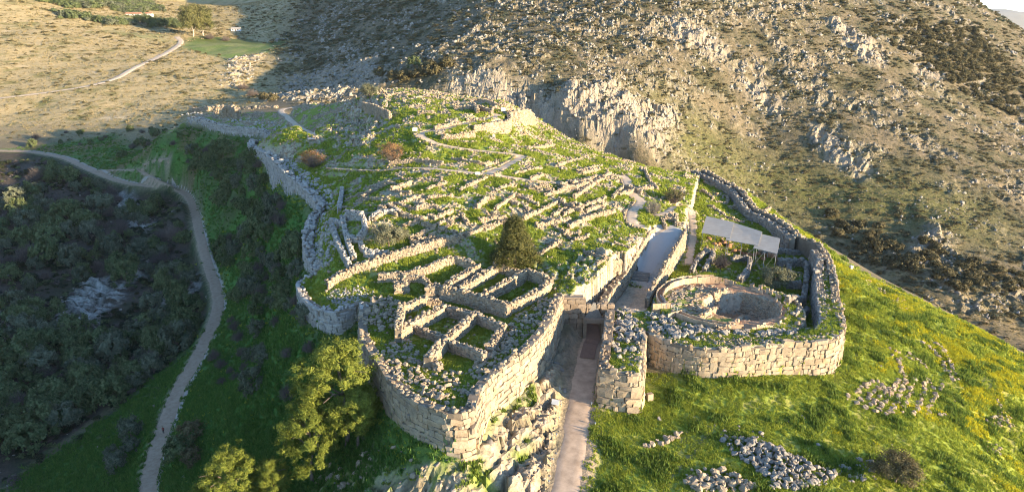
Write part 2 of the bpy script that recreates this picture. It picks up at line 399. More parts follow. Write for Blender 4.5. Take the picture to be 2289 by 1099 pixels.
PATHS = {}
def path(key, name, pts, w, mat, project=True):
    pts = ons(pts) if project else pts
    l = smooth_z(smooth_line(pts))
    PATHS[key] = dict(name=name, line=l, w=w, mat=mat)
path('valley', 'valley_path', VPATH, 4.0, 'concrete', False)
path('approach', 'approach_ramp', RAMP, 4.6, 'earth_path', False)
path('zig', 'citadel_path', [(742, 377), (800, 380), (855, 381), (909, 375), (975, 378), (1040, 385), (1084, 389), (1171, 401), (1259, 412), (1275, 414), (1319, 397), (1351, 392), (1395, 397), (1410, 430), (1432, 452), (1413, 474), (1416, 500), (1440, 511)], 3.4, 'pale_path')
path('zag', 'summit_path', [(1088, 388), (1141, 368), (1164, 350), (1150, 344), (1106, 341), (1058, 336), (986, 324), (950, 310), (942, 298), (997, 287), (1051, 274), (1100, 264), (1112, 257), (1075, 250)], 3.4, 'pale_path')
path('ne', 'postern_path', [(700, 300), (666, 283), (644, 263), (629, 248), (655, 239)], 3.4, 'pale_path')
path('board', 'grave_walkway', [(1540, 592), (1546, 550), (1550, 511), (1546, 480), (1545, 466), (1527, 455), (1506, 459), (1497, 472), (1466, 482)], 2.4, 'pale_path')
path('road', 'hill_road', [(-40, 228), (0, 220), (100, 208), (200, 192), (260, 175), (300, 152), (350, 130), (390, 108), (404, 94), (395, 82)], 5.0, 'pale_road')
path('fork', 'valley_fork_path', [(226, 381), (277, 380), (315, 380), (320, 364), (346, 357), (378, 354)], 1.7, 'concrete')
path('fork2', 'valley_fork_path', [(315, 381), (345, 398), (385, 417)], 1.9, 'concrete')

# masks on the grid ------------------------------------------------------------
def zone(pxpoly): return [tuple(on(*p)[:2]) for p in pxpoly]
def zmask(poly, soft=3.0, wob=3.0, seed=3):
    r = np.zeros(XX.shape); pad = soft + wob + 2
    i0, i1 = np.searchsorted(GX, [min(p[0] for p in poly) - pad, max(p[0] for p in poly) + pad]); j0, j1 = np.searchsorted(GY, [min(p[1] for p in poly) - pad, max(p[1] for p in poly) + pad])
    s = (slice(j0, j1), slice(i0, i1))
    w = np.zeros(XX.shape); w[s] = wob * fbm(XX[s], YY[s], wob * 3 + 2, 3, seed)
    mm = in_poly(XX[s] + w[s], YY[s] - w[s], poly)
    d, _ = seg_grid(poly, soft, True, XX + w, YY - w, wob)
    d = d[s]
    r[s] = np.where(mm, sstep(0, soft, d) * 0.5 + 0.5, 0.5 - 0.5 * sstep(0, soft, d))
    return r
inside = (M_CIT | M_GRV).astype(float)
MOUNT_LINE = [(175, 120), (150, 205), (128, 252), (95, 292), (60, 318), (20, 332), (-30, 345), (-70, 360), (-115, 380), (-135, 430), (-180, 560), (-230, 700), (-330, 1300), (1800, 1300), (1800, 120)]
mount = zmask(MOUNT_LINE, 12, 8) * (1 - inside)
VP = PATHS['valley']['line']
dvp, _ = seg_grid(VP[::4, :2], 16)
west = (XX < 25) & (YY < 330)
EASTG = zone([(1300, 1090), (1330, 880), (1440, 850), (1870, 830)]) + [(66, 126), (80, 164), (79, 190), (74, 240), (70, 250), (78, 252), (85, 225), (90, 197), (97, 176)] + zone([(1965, 628), (2100, 692), (2285, 792)]) + [(150, 105), (150, 40), (15, 40)]
grassE = zmask(EASTG, 3, 2) * (1 - inside)
VALLEYL = [tuple(p[:2]) for p in VP[::6]] + [(-420, 380), (-420, 40), (-80, 40)]
leftbank = zmask(VALLEYL, 4, 4)
SLOPEN = [tuple(p[:2]) for p in VP[::6]] + zone([(250, 300), (372, 296)]) + [p[:2] for p in (NEWALL[::-1] + NWALL[::-1] + NWROUND[::-1] + BASTION_L[::-1])] + zone([(960, 1000), (880, 1090)]) + [(-20, 60), (-60, 60)]
slopeN = zmask(SLOPEN, 4, 2) * (1 - inside)
HILLL = [(-1500, 330), (-330, 395), (-250, 400), (-160, 372), (-150, 392), (-135, 430), (-180, 560), (-230, 700), (-330, 1300), (-1500, 1300)]
hillL = zmask(HILLL, 22, 8)
FIELD = zone([(404, 96), (450, 84), (540, 90), (640, 88), (640, 104), (600, 118), (555, 121), (545, 134), (500, 130), (440, 118), (400, 108)])
field = zmask(FIELD, 6, 4)
FIELD2 = zone([(260, 38), (330, 45), (370, 48), (340, 38), (290, 33)])
field = np.maximum(field, zmask(FIELD2, 8, 4))
FIELD3 = zone([(240, 62), (360, 80), (385, 92), (300, 88)])
FIELD4 = zone([(400, 96), (470, 80), (560, 88), (640, 92), (640, 98), (540, 98), (440, 92)])
field = np.maximum(field, 0.5 * zmask(FIELD3, 8, 5))
# big rock faces of the mountain
CLIFFS = [zone([(1235, 200), (1300, 185), (1400, 205), (1510, 240), (1520, 275), (1470, 345), (1340, 322), (1250, 288)]),
          zone([(1810, 275), (1850, 285), (1935, 370), (1930, 405), (1880, 370), (1830, 320)]),
          zone([(1000, 160), (1060, 170), (1180, 195), (1240, 205), (1250, 285), (1190, 262), (1100, 215), (1000, 200)]),
          zone([(1850, 38), (1880, 45), (1960, 110), (1990, 150), (1930, 140), (1870, 80)]),
          zone([(1660, 180), (1700, 185), (1740, 230), (1730, 260), (1680, 225)]),
          zone([(2040, 560), (2080, 500), (2120, 530), (2130, 570)]),
          zone([(520, 130), (590, 118), (560, 160), (540, 200), (500, 190)]),
          zone([(640, 165), (820, 130), (900, 170), (820, 200), (700, 225), (600, 225)]),
          zone([(1480, 40), (1560, 60), (1640, 120), (1600, 130), (1500, 90)]),
          zone([(2060, 130), (2110, 160), (2090, 180), (2050, 165)])]
cliff = np.zeros(XX.shape)
for q in CLIFFS: cliff = np.maximum(cliff, zmask(q, 5, 5))
BROCK = zone([(1050, 1010), (1120, 925), (1170, 880), (1235, 820), (1262, 760), (1272, 800), (1250, 900), (1240, 1000), (1222, 1180), (1080, 1190), (720, 1190), (705, 1050), (900, 1070), (1000, 1050)])
brock = zmask(BROCK, 1.6, 1.2) * (1 - inside)
LROCK = [zone([(110, 720), (180, 650), (290, 560), (345, 580), (290, 650), (230, 700), (200, 770), (170, 770)]), zone([(0, 670), (70, 690), (105, 740), (60, 800), (0, 810)]), zone([(335, 665), (440, 615), (445, 640), (390, 705), (350, 700)]), zone([(240, 435), (300, 440), (330, 470), (250, 470)]), zone([(290, 470), (350, 500), (340, 520), (280, 500)])]
lrock = np.zeros(XX.shape)
for q in LROCK: lrock = np.maximum(lrock, zmask(q, 2, 3))
CROCK = [zone([(1250, 590), (1330, 560), (1385, 575), (1375, 640), (1345, 680), (1290, 650)]), zone([(760, 250), (850, 200), (870, 240), (830, 330), (760, 340), (730, 290)]), zone([(1190, 590), (1250, 600), (1250, 650), (1215, 640)])]
crock = np.zeros(XX.shape)
for q in CROCK: crock = np.maximum(crock, zmask(q, 2, 2))

# relief -----------------------------------------------------------------------
strata = XX * 0.82 - YY * 0.57
def bands(sc, seed): return ridged(strata * 0.55 + 0.2 * YY, YY * 0.9 + 0.35 * XX, sc, 4, seed)
rockM = np.clip(sstep(-0.02, 0.30, fbm(XX, YY, 34, 4, 21) + 0.5 * fbm(XX, YY, 9, 3, 22) + 0.05), 0, 1)
open_slope = sstep(0, 1, np.clip(1 - seg_grid([tuple(on(1550, 330)[:2]), tuple(on(1850, 440)[:2]), tuple(on(2100, 470)[:2])], 56)[0] / 55, 0, 1))
ROCKYZ = zone([(1040, 2), (1800, 2), (1780, 260), (1640, 250), (1500, 235), (1250, 180), (1000, 140)])
rz_ = zmask(ROCKYZ, 25, 12)
rockM = np.maximum(rockM, rz_ * sstep(-.12, .22, fbm(XX, YY, 22, 4, 21) + .5 * fbm(XX, YY, 7, 3, 22)))
rockM = mount * np.clip(rockM * (1 - 0.75 * open_slope), 0, 1)
rockM = np.maximum(rockM, cliff)
farfade = 1 - sstep(600, 900, YY)
Hn = HH.copy()
Hn += mount * (2.2 * fbm(XX, YY, 45, 3, 5) + 0.8 * fbm(XX, YY, 12, 3, 6))
Hn += rockM * (1.8 * (bands(16, 31) - 0.55) + 0.8 * (ridged(XX, YY, 6, 3, 32) - 0.5)) * 0.6
def sub(mask, f, th=0.01):
    r = np.zeros(XX.shape); m = mask > th; r[m] = f(XX[m], YY[m]); return r
sx_, sy_ = lambda x, y: x * 0.82 - y * 0.57, lambda x, y: (x * 0.57 + y * 0.82) * 0.55
crag = lambda x, y: (3.2 * cells(sx_(x, y), sy_(x, y), 9, 3)[0] + 1.9 * cells(sx_(x, y), sy_(x, y) * 1.3, 4.2, 4)[0] + 0.8 * cells(x, y, 2.2, 5)[0]) * np.where(x < 0, .5, 1)
Hn += cliff * (2.5 * (bands(26, 35) - 0.5) + sub(cliff, crag))
Hn += rockM * (1 - cliff) * sub(rockM, lambda x, y: 1.7 * cells(sx_(x, y), sy_(x, y), 6, 6)[0] + 0.9 * cells(x, y, 3.0, 7)[0])
Hn += hillL * (1.6 * fbm(XX, YY, 40, 3, 7) + 0.5 * fbm(XX, YY, 8, 3, 8))
Hn += leftbank * (1.2 * fbm(XX, YY, 22, 3, 41) + 0.5 * fbm(XX, YY, 6, 3, 42)) * sstep(3, 12, dvp)
Hn += lrock * (1.0 * (ridged(XX, YY, 5, 3, 43)) + sub(lrock, lambda x, y: 2.0 * cells(x, y, 3.5, 11)[0] + 1.0 * cells(x, y, 1.8, 12)[0]))
Hn += slopeN * (0.7 * fbm(XX, YY, 14, 3, 44) + 0.35 * fbm(XX, YY, 3.5, 3, 45)) * sstep(2, 8, dvp)
Hn += grassE * (2.0 * fbm(XX, YY, 24, 4, 146) * sstep(62, 85, XX) + 0.35 * fbm(XX, YY, 12, 3, 46) + 0.22 * fbm(XX, YY, 2.2, 3, 47))
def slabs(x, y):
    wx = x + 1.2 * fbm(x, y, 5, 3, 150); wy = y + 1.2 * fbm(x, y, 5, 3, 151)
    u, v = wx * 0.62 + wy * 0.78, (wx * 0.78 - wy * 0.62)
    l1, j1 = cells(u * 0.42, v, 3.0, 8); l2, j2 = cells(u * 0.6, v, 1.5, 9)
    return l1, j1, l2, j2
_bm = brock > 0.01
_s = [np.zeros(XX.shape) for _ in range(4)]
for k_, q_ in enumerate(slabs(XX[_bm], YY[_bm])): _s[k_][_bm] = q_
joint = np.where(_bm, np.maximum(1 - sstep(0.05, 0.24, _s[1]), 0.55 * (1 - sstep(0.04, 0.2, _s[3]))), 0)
Hn += brock * (1.5 * _s[0] + 0.6 * _s[2] - 0.75 * joint + 1.0 * (ridged(strata * 1.1, YY * 0.55 + XX * 0.3, 6.0, 3, 48) - 0.55) + 0.35)
wallclear = np.ones(XX.shape)
for w_ in (BASTION_R, BASTION_F, BASTION_L, NWROUND, NWALL, NEWALL, WESTWALL, SWALL, RB_LEFT, RB_FRONT, RB_RIGHT, RETAIN, RAMP_LWALL):
    d, _ = seg_grid([q[:2] for q in w_], 3.1); wallclear = np.minimum(wallclear, sstep(0.5, 3.0, d))
hillin = M_CIT & ~M_GRV & ~M_WT & ~in_poly(XX, YY, RAMP_ZONE)
upslope = sstep(140, 165, YY)
terr_n = bands(7.5, 51)
Hn += np.where(hillin, wallclear * (upslope * (0.9 * (terr_n - 0.55) + 0.7 * fbm(XX, YY, 5, 3, 52)) + 0.18 * fbm(XX, YY, 2.5, 3, 53) + crock * (1.2 * (ridged(XX * 0.8, YY * 0.8, 6, 4, 54) - 0.5) + sub(crock, lambda x, y: 1.6 * cells(x, y, 3.2, 13)[0] + .8 * cells(x, y, 1.7, 14)[0]))), 0)
Hn += np.where(M_GRV & ~M_WT & (GRAVE_R > GR + 4), 0.35 * wallclear * fbm(XX, YY, 3, 3, 55), 0)
Hn += np.where(GRAVE_R < GR - 0.8, 0.35 * fbm(XX, YY, 2.2, 3, 56) * (1 + 2.5 * M_PIT) + M_PIT * 1.2 * cells(XX, YY, 2.6, 15)[0], 0)
PM = {}
for k, p in PATHS.items():
    lz = p['line'][::2]
    d, v = seg_grid([tuple(q) for q in lz], 9)
    PM[k] = d
    wgt = 1 - sstep(p['w'] * 0.55, p['w'] * 0.55 + (2.2 if p['w'] > 3 else 1.2), d)
    Hn = Hn * (1 - wgt) + (v) * wgt
HH = np.clip(Hn, -125, 335)

# ground colour (albedo of what grows or lies there) ----------------------------
def mixc(c, col, m): return c * (1 - m[..., None]) + np.array(col) * m[..., None]
n1 = fbm(XX, YY, 18, 4, 61); n2 = fbm(XX, YY, 5, 4, 62); n3 = fbm(XX, YY, 1.6, 3, 63)
gy, gx = np.gradient(HH, GY, GX)
slope = np.hypot(gx, gy)
ALB = np.zeros(XX.shape + (3,)) + np.array([0.155, 0.128, 0.08])
ALB = mixc(ALB, [0.11, 0.10, 0.055], mount * sstep(-0.1, 0.35, n1 + 0.6 * n2))
ALB = mixc(ALB, [0.195, 0.155, 0.10], mount * sstep(0.05, 0.4, -n1 + 0.5 * n3))
ALB = mixc(ALB, [0.135, 0.135, 0.04], mount * open_slope * 0.8)
ALB = mixc(ALB, [0.27, 0.205, 0.105], mount * (1 - sstep(0, 26, seg_grid([tuple(on(1980, 600)[:2]), tuple(on(2120, 660)[:2]), tuple(on(2280, 725)[:2]), (260, 160)], 27)[0])) * sstep(-.3, .3, n2 + .1))
ALB = mixc(ALB, [0.14, 0.18, 0.04], (1 - sstep(105, 120, YY)) * (1 - mount))
ALB = mixc(ALB, [0.37, 0.29, 0.155], hillL)
ALB = mixc(ALB, [0.17, 0.16, 0.06], hillL * sstep(0.0, 0.35, n1 * 0.7 + 0.7 * n2))
ALB = mixc(ALB, [0.45, 0.36, 0.23], hillL * sstep(0.28, 0.5, fbm(XX * .5, YY, 14, 4, 64)))
ALB = mixc(ALB, [0.12, 0.17, 0.045], field * (.7 + .3 * sstep(-.3, .3, n1)))
ALB = mixc(ALB, [0.10, 0.12, 0.03], zmask(FIELD4, 5, 4))
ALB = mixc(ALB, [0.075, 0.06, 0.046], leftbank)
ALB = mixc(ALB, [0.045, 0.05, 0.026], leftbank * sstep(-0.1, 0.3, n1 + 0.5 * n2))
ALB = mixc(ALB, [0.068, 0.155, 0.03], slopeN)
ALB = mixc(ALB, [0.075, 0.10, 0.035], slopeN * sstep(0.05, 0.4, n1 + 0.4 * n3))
upN = slopeN * sstep(250, 300, YY) * sstep(-0.1, 0.2, -n1)
ALB = mixc(ALB, [0.13, 0.11, 0.05], upN)
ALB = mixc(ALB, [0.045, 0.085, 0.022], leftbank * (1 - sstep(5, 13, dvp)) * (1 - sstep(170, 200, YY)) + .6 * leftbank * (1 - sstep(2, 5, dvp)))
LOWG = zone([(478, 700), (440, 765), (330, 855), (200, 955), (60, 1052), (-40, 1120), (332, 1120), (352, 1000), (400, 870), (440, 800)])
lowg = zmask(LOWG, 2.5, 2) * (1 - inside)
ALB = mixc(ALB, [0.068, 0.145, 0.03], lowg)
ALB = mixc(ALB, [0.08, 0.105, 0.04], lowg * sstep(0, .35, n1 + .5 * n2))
ALB = mixc(ALB, [0.26, 0.31, 0.045], grassE)
ALB = mixc(ALB, [0.18, 0.245, 0.038], grassE * sstep(0.0, 0.35, n2 + 0.5 * n1))
ALB = mixc(ALB, [0.32, 0.30, 0.075], grassE * sstep(0.1, 0.45, -n2 + 0.4 * n1))
yel = grassE * sstep(0.0, 0.4, fbm(XX * 0.6 + YY * 0.6, YY * 0.8 - XX * 0.8, 9, 4, 66) + 0.012 * (XX - 86) + 0.1 * n3)
ALB = mixc(ALB, [0.40, 0.36, 0.022], yel * 0.85)
grass_in = np.array([0.185, 0.235, 0.038])
ins = np.where(M_CIT | M_GRV, 1.0, 0.0)
ALB = mixc(ALB, grass_in, ins)
ALB = mixc(ALB, [0.19, 0.20, 0.045], ins * sstep(0.0, 0.4, n2 - n1 * 0.4))
stony = ins * sstep(0.02, 0.28, 0.8 * fbm(XX, YY, 7, 4, 67) + 0.6 * (terr_n - 0.6) + 0.35 * n3 + 0.04) * np.where(hillin, 0.25 + 0.75 * upslope, 0.5) + ins * 0.75 * sstep(252, 272, YY) * sstep(-90, -60, XX) * sstep(-.25, .15, n2 + .4 * n3)
ALB = mixc(ALB, [0.40, 0.345, 0.265], np.clip(stony, 0, 1) * 0.85)
ALB = mixc(ALB, [0.42, 0.385, 0.33], np.clip(ins * crock * sstep(-0.2, 0.15, n2 + n3 * .5 + 0.1), 0, 1))
ALB = mixc(ALB, [0.36, 0.30, 0.215], M_WT * sstep(-0.15, 0.2, n2 + 0.5 * n3))
court = in_poly(XX, YY, PASSAGE) | in_poly(XX, YY, zone([(1350, 695), (1372, 645), (1400, 615), (1450, 640), (1455, 668), (1440, 695), (1400, 700)]))
ALB = mixc(ALB, [0.46, 0.355, 0.25], court.astype(float))
ALB = mixc(ALB, [0.36, 0.21, 0.125], (GRAVE_R < GR - 0.5) * sstep(-0.35, 0.1, n2 + (XX - GRAVE_C[0] + 3) * 0.06))
ALB = mixc(ALB, [0.38, 0.25, 0.165], (GRAVE_R < GR - 0.5) * M_PIT * sstep(-0.2, 0.2, n2))
ALB = mixc(ALB, [0.42, 0.34, 0.24], ((GRAVE_R >= GR - 0.5) & (GRAVE_R < GR + 3.2) & M_GRV & (XX > GRAVE_C[0])).astype(float))
ALB = mixc(ALB, [0.31, 0.27, 0.215], np.clip(rockM * sstep(-0.1, 0.22, n3 * 0.8 + n2 * 0.5 + 0.5 * (slope - 0.55)), 0, 1) * (1 - 0.35 * (1 - cliff)))
ALB = mixc(ALB, [0.30, 0.25, 0.19], cliff * sstep(-0.35, 0.1, n3 + 0.4 * n2 + 0.5 * (slope - 0.5)))
ALB = mixc(ALB, [0.20, 0.15, 0.09], cliff * sstep(0.2, 0.5, fbm(XX, YY, 8, 3, 68)) * .6)
ALB = mixc(ALB, [0.36, 0.295, 0.215], brock * sstep(-0.2, 0.12, n2 + 0.6 * n3 + 0.3 * (slope - 0.6) + 0.6 * sstep(-10, -2, XX)))
ALB = mixc(ALB, [0.36, 0.35, 0.33], lrock * sstep(-0.2, 0.1, n3 + n2 * .5))
dr, _ = seg_grid([tuple(q[:2]) for q in PATHS['approach']['line'][::2]], 8)
ALB = mixc(ALB, [0.36, 0.28, 0.19], (1 - sstep(3.4, 4.8, dr + 0.8 * n3)) * (1 - ins) * (1 - brock))
track, _ = seg_grid([tuple(on(*q)[:2]) for q in [(22, 1092), (109, 1019), (193, 954), (269, 892), (338, 823)]], 4)
ALB = mixc(ALB, [0.13, 0.12, 0.07], (1 - sstep(0.8, 2.2, track + n3)) * (1 - ins))
foot, _ = seg_grid([tuple(on(*q)[:2]) for q in [(1914, 640), (1922, 700), (1918, 760), (1912, 820), (1880, 850)]], 4)
ALB = mixc(ALB, [0.075, 0.10, 0.03], (1 - sstep(0.2, 0.7, foot + .3 * n3)) * (1 - ins))
foot2, _ = seg_grid([tuple(on(*q)[:2]) for q in [(1545, 930), (1590, 955), (1560, 1000), (1500, 1060), (1480, 1095)]], 4)
ALB = mixc(ALB, [0.24, 0.20, 0.11], (1 - sstep(0.2, 0.9, foot2 + .4 * n3)) * (1 - ins) * .8)
for k in PM:
    ALB = mixc(ALB, [0.30, 0.235, 0.16], (1 - sstep(PATHS[k]['w'] * 0.5, PATHS[k]['w'] * 0.5 + (0.3 if 'fork' in k else 0.9), PM[k] + 0.5 * n3)) * 0.8)
steep = sstep(0.9, 1.5, slope) * ins
ALB = mixc(ALB, [0.36, 0.305, 0.235], steep)
rampz = in_poly(XX, YY, RAMP_ZONE).astype(float)
ALB = mixc(ALB, [0.40, 0.365, 0.32], rampz * (1 - steep))
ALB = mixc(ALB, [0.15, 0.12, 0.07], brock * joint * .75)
weedy = brock * np.clip(joint + .35, 0, 1) * sstep(-.05, .3, n1 + .7 * n2 - .01 * (XX + 8)) * (XX < 4)
ALB = mixc(ALB, [0.17, 0.22, 0.04], weedy)
ROCKY = np.clip(np.maximum.reduce([rockM, cliff, brock, lrock, crock * ins, stony * 0.7, court * 0.5]), 0, 1)
GREEN = (GRAVE_R > GR - 0.4) * np.clip(np.maximum.reduce([grassE, slopeN, lowg, field, ins * (1 - stony), leftbank * 0.12]), 0, 1) * (1 - np.clip(brock - weedy + court + lrock + rampz, 0, 1)) * (1 - sstep(0.8, 1.3, slope) * ins)

# ------------------------------------------------------------------ materials
MATS = {}
def new_mat(name):
    m = bpy.data.materials.new(name); m.use_nodes = True
    MATS[name] = m
    nt = m.node_tree
    b = nt.nodes['Principled BSDF']
    b.inputs['Roughness'].default_value = 0.9
    b.inputs['Specular IOR Level'].default_value = 0.15
    return m, nt, b
def node(nt, t, **kw):
    n = nt.nodes.new(t)
    for k, v in kw.items(): setattr(n, k, v)
    return n
def ramp(nt, fac, stops):
    r = node(nt, 'ShaderNodeValToRGB')
    while len(r.color_ramp.elements) < len(stops): r.color_ramp.elements.new(0.5)
    for e, (p, c) in zip(r.color_ramp.elements, stops):
        e.position = p; e.color = (*c, 1) if len(c) == 3 else c
    nt.links.new(fac, r.inputs[0]); return r
def noise(nt, vec, scale, detail=4, rough=0.6):
    n = node(nt, 'ShaderNodeTexNoise'); n.inputs['Scale'].default_value = scale; n.inputs['Detail'].default_value = detail; n.inputs['Roughness'].default_value = rough
    if vec is not None: nt.links.new(vec, n.inputs['Vector'])
    return n
def mixrgb(nt, a, b, fac, mode='MIX'):
    n = node(nt, 'ShaderNodeMix', data_type='RGBA', blend_type=mode)
    for s, v in ((n.inputs[6], a), (n.inputs[7], b), (n.inputs[0], fac)):
        if isinstance(v, (int, float)): s.default_value = v
        elif isinstance(v, tuple): s.default_value = (*v, 1)
        else: nt.links.new(v, s)
    return n.outputs[2]
def math_(nt, op, a, b=0.0):
    n = node(nt, 'ShaderNodeMath', operation=op)
    for s, v in ((n.inputs[0], a), (n.inputs[1], b)):
        if isinstance(v, (int, float)): s.default_value = v
        else: nt.links.new(v, s)
    return n.outputs[0]
def bump(nt, b, h, strength=0.5, dist=0.1):
    n = node(nt, 'ShaderNodeBump'); n.inputs['Strength'].default_value = strength; n.inputs['Distance'].default_value = dist
    nt.links.new(h, n.inputs['Height']); nt.links.new(n.outputs[0], b.inputs['Normal']); return n

def terrain_mat():
    m, nt, b = new_mat('terrain')
    at_ = node(nt, 'ShaderNodeAttribute', attribute_name='albedo'); mk = node(nt, 'ShaderNodeAttribute', attribute_name='cover')
    sep = node(nt, 'ShaderNodeSeparateColor'); nt.links.new(mk.outputs['Color'], sep.inputs[0])
    pos = node(nt, 'ShaderNodeNewGeometry').outputs['Position']
    a = noise(nt, pos, 1.7, 5, 0.65); c = noise(nt, pos, 0.35, 4)
    v = node(nt, 'ShaderNodeTexVoronoi'); v.inputs['Scale'].default_value = 0.9; nt.links.new(pos, v.inputs['Vector'])
    k = ramp(nt, a.outputs[0], [(0.25, (0.55, 0.57, 0.60)), (0.5, (1, 1, 1)), (0.78, (1.5, 1.42, 1.3))])
    col = mixrgb(nt, at_.outputs['Color'], k.outputs[0], 0.85, 'MULTIPLY')
    k2 = ramp(nt, c.outputs[0], [(0.3, (0.8, 0.84, 0.8)), (0.7, (1.2, 1.14, 1.1))])
    col = mixrgb(nt, col, k2.outputs[0], 0.8, 'MULTIPLY')
    g = noise(nt, pos, 0.42, 6, 0.7)
    k3 = ramp(nt, g.outputs[0], [(0.36, (0.42, 0.46, 0.40)), (0.47, (0.85, 0.86, 0.80)), (0.60, (1.08, 1.04, 1.0)), (0.70, (1.75, 1.75, 1.8))])
    col = mixrgb(nt, col, mixrgb(nt, col, k3.outputs[0], 1.0, 'MULTIPLY'), sep.outputs[2])
    fis = ramp(nt, v.outputs[0], [(0.0, (0.75, 0.72, 0.68)), (0.35, (1, 1, 1)), (1.0, (1.08, 1.06, 1.02))])
    col = mixrgb(nt, col, mixrgb(nt, col, fis.outputs[0], 1.0, 'MULTIPLY'), sep.outputs[0])
    nt.links.new(col, b.inputs['Base Color'])
    h = math_(nt, 'ADD', math_(nt, 'MULTIPLY', a.outputs[0], 0.6), math_(nt, 'MULTIPLY', v.outputs[0], math_(nt, 'MULTIPLY', sep.outputs[0], 0.8)))
    h = math_(nt, 'ADD', h, math_(nt, 'MULTIPLY', g.outputs[0], math_(nt, 'MULTIPLY', sep.outputs[2], 2.0)))
    bump(nt, b, h, 0.9, 0.5)
    return m
terrain_mat()

def stone_mat(name, cols, sc=2.2, rel=0.06):
    m, nt, b = new_mat(name)
    oi = node(nt, 'ShaderNodeObjectInfo'); ge = node(nt, 'ShaderNodeNewGeometry')
    rnd = math_(nt, 'FRACT', math_(nt, 'ADD', oi.outputs['Random'], ge.outputs['Random Per Island']))
    big = noise(nt, ge.outputs['Position'], 0.35, 3); fine = noise(nt, ge.outputs['Position'], sc * 2.2, 5, 0.7)
    f = math_(nt, 'ADD', math_(nt, 'MULTIPLY', rnd, 0.6), math_(nt, 'MULTIPLY', big.outputs[0], 0.4))
    r = ramp(nt, f, [(0.15 + 0.7 * i / (len(cols) - 1), c) for i, c in enumerate(cols)])
    k = ramp(nt, fine.outputs[0], [(0.28, (0.5, 0.48, 0.46)), (0.5, (1, 1, 1)), (0.75, (1.22, 1.18, 1.1))])
    col = mixrgb(nt, r.outputs[0], k.outputs[0], 0.75, 'MULTIPLY')
    wv = noise(nt, ge.outputs['Position'], 0.55, 5, 0.7)
    wr = ramp(nt, wv.outputs[0], [(0.40, (1, 1, 1)), (0.56, (0.80, 0.77, 0.74)), (0.66, (0.55, 0.53, 0.52))])
    col = mixrgb(nt, col, wr.outputs[0], 0.8, 'MULTIPLY')
    nt.links.new(col, b.inputs['Base Color'])
    bump(nt, b, fine.outputs[0], 0.6, rel)
    return m
stone_mat('limestone', [(0.25, 0.215, 0.17), (0.39, 0.30, 0.20), (0.31, 0.255, 0.185), (0.425, 0.34, 0.235), (0.335, 0.23, 0.135)])
stone_mat('mountain_stone', [(0.25, 0.225, 0.19), (0.31, 0.28, 0.235), (0.36, 0.33, 0.28), (0.29, 0.245, 0.19)])
stone_mat('pale_limestone', [(0.32, 0.30, 0.27), (0.40, 0.37, 0.33), (0.47, 0.43, 0.37), (0.36, 0.335, 0.30)])
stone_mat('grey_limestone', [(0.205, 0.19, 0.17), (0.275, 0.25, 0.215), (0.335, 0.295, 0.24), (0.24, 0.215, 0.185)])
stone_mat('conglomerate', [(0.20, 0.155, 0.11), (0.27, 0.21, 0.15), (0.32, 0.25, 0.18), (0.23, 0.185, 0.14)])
stone_mat('slab_stone', [(0.45, 0.31, 0.19), (0.50, 0.37, 0.24), (0.42, 0.30, 0.20), (0.47, 0.38, 0.27)])
stone_mat('mortar', [(0.17, 0.14, 0.105), (0.24, 0.195, 0.145), (0.20, 0.16, 0.115)], 4)

def plain_mat(name, c0, c1, scale=1.2, rough=0.9, rel=0.03, bumpd=0.3):
    m, nt, b = new_mat(name)
    pos = node(nt, 'ShaderNodeNewGeometry').outputs['Position']
    a = noise(nt, pos, scale, 5, 0.65)
    r = ramp(nt, a.outputs[0], [(0.3, c0), (0.7, c1)]); nt.links.new(r.outputs[0], b.inputs['Base Color'])
    b.inputs['Roughness'].default_value = rough
    bump(nt, b, a.outputs[0], bumpd, rel); return m
plain_mat('concrete', (0.27, 0.185, 0.12), (0.38, 0.275, 0.185), 0.9)
plain_mat('pale_verge', (0.30, 0.25, 0.20), (0.39, 0.335, 0.275), 1.5)
plain_mat('earth_path', (0.34, 0.245, 0.165), (0.57, 0.42, 0.29), 0.55)
plain_mat('pale_path', (0.46, 0.345, 0.235), (0.60, 0.465, 0.325), 1.1)
plain_mat('pale_road', (0.40, 0.31, 0.22), (0.53, 0.43, 0.32), 0.25)
plain_mat('cobble', (0.34, 0.31, 0.275), (0.48, 0.44, 0.39), 3.5, rel=0.06, bumpd=0.6)
plain_mat('timber', (0.22, 0.15, 0.115), (0.30, 0.205, 0.15), 3.0)
plain_mat('sheet_metal', (0.30, 0.27, 0.225), (0.38, 0.345, 0.29), 0.6, 0.8)
plain_mat('steel', (0.22, 0.22, 0.22), (0.32, 0.31, 0.30), 2, 0.5)
plain_mat('white_paint', (0.62, 0.60, 0.56), (0.76, 0.74, 0.70), 1.5, 0.6)
plain_mat('red_earth', (0.30, 0.15, 0.075), (0.42, 0.235, 0.13), 0.8, rel=0.1, bumpd=.7)
plain_mat('roof_tile', (0.34, 0.17, 0.10), (0.42, 0.23, 0.14), 0.8)
plain_mat('dark_glass', (0.03, 0.03, 0.035), (0.05, 0.05, 0.055), 0.8, 0.3)
plain_mat('bark', (0.10, 0.075, 0.055), (0.20, 0.155, 0.115), 2.5)
plain_mat('pale_bark', (0.38, 0.31, 0.24), (0.5, 0.43, 0.35), 1.0)
plain_mat('cloth_red', (0.16, 0.02, 0.018), (0.22, 0.03, 0.025), 6)
plain_mat('cloth_dark', (0.02, 0.02, 0.025), (0.035, 0.035, 0.04), 6)
plain_mat('skin', (0.40, 0.25, 0.18), (0.45, 0.29, 0.21), 6)
plain_mat('hair', (0.03, 0.02, 0.015), (0.05, 0.035, 0.025), 9)
plain_mat('blue_metal', (0.12, 0.15, 0.19), (0.16, 0.19, 0.235), 1, 0.5)
plain_mat('far_rock', (0.20, 0.19, 0.16), (0.27, 0.25, 0.20), 0.004)

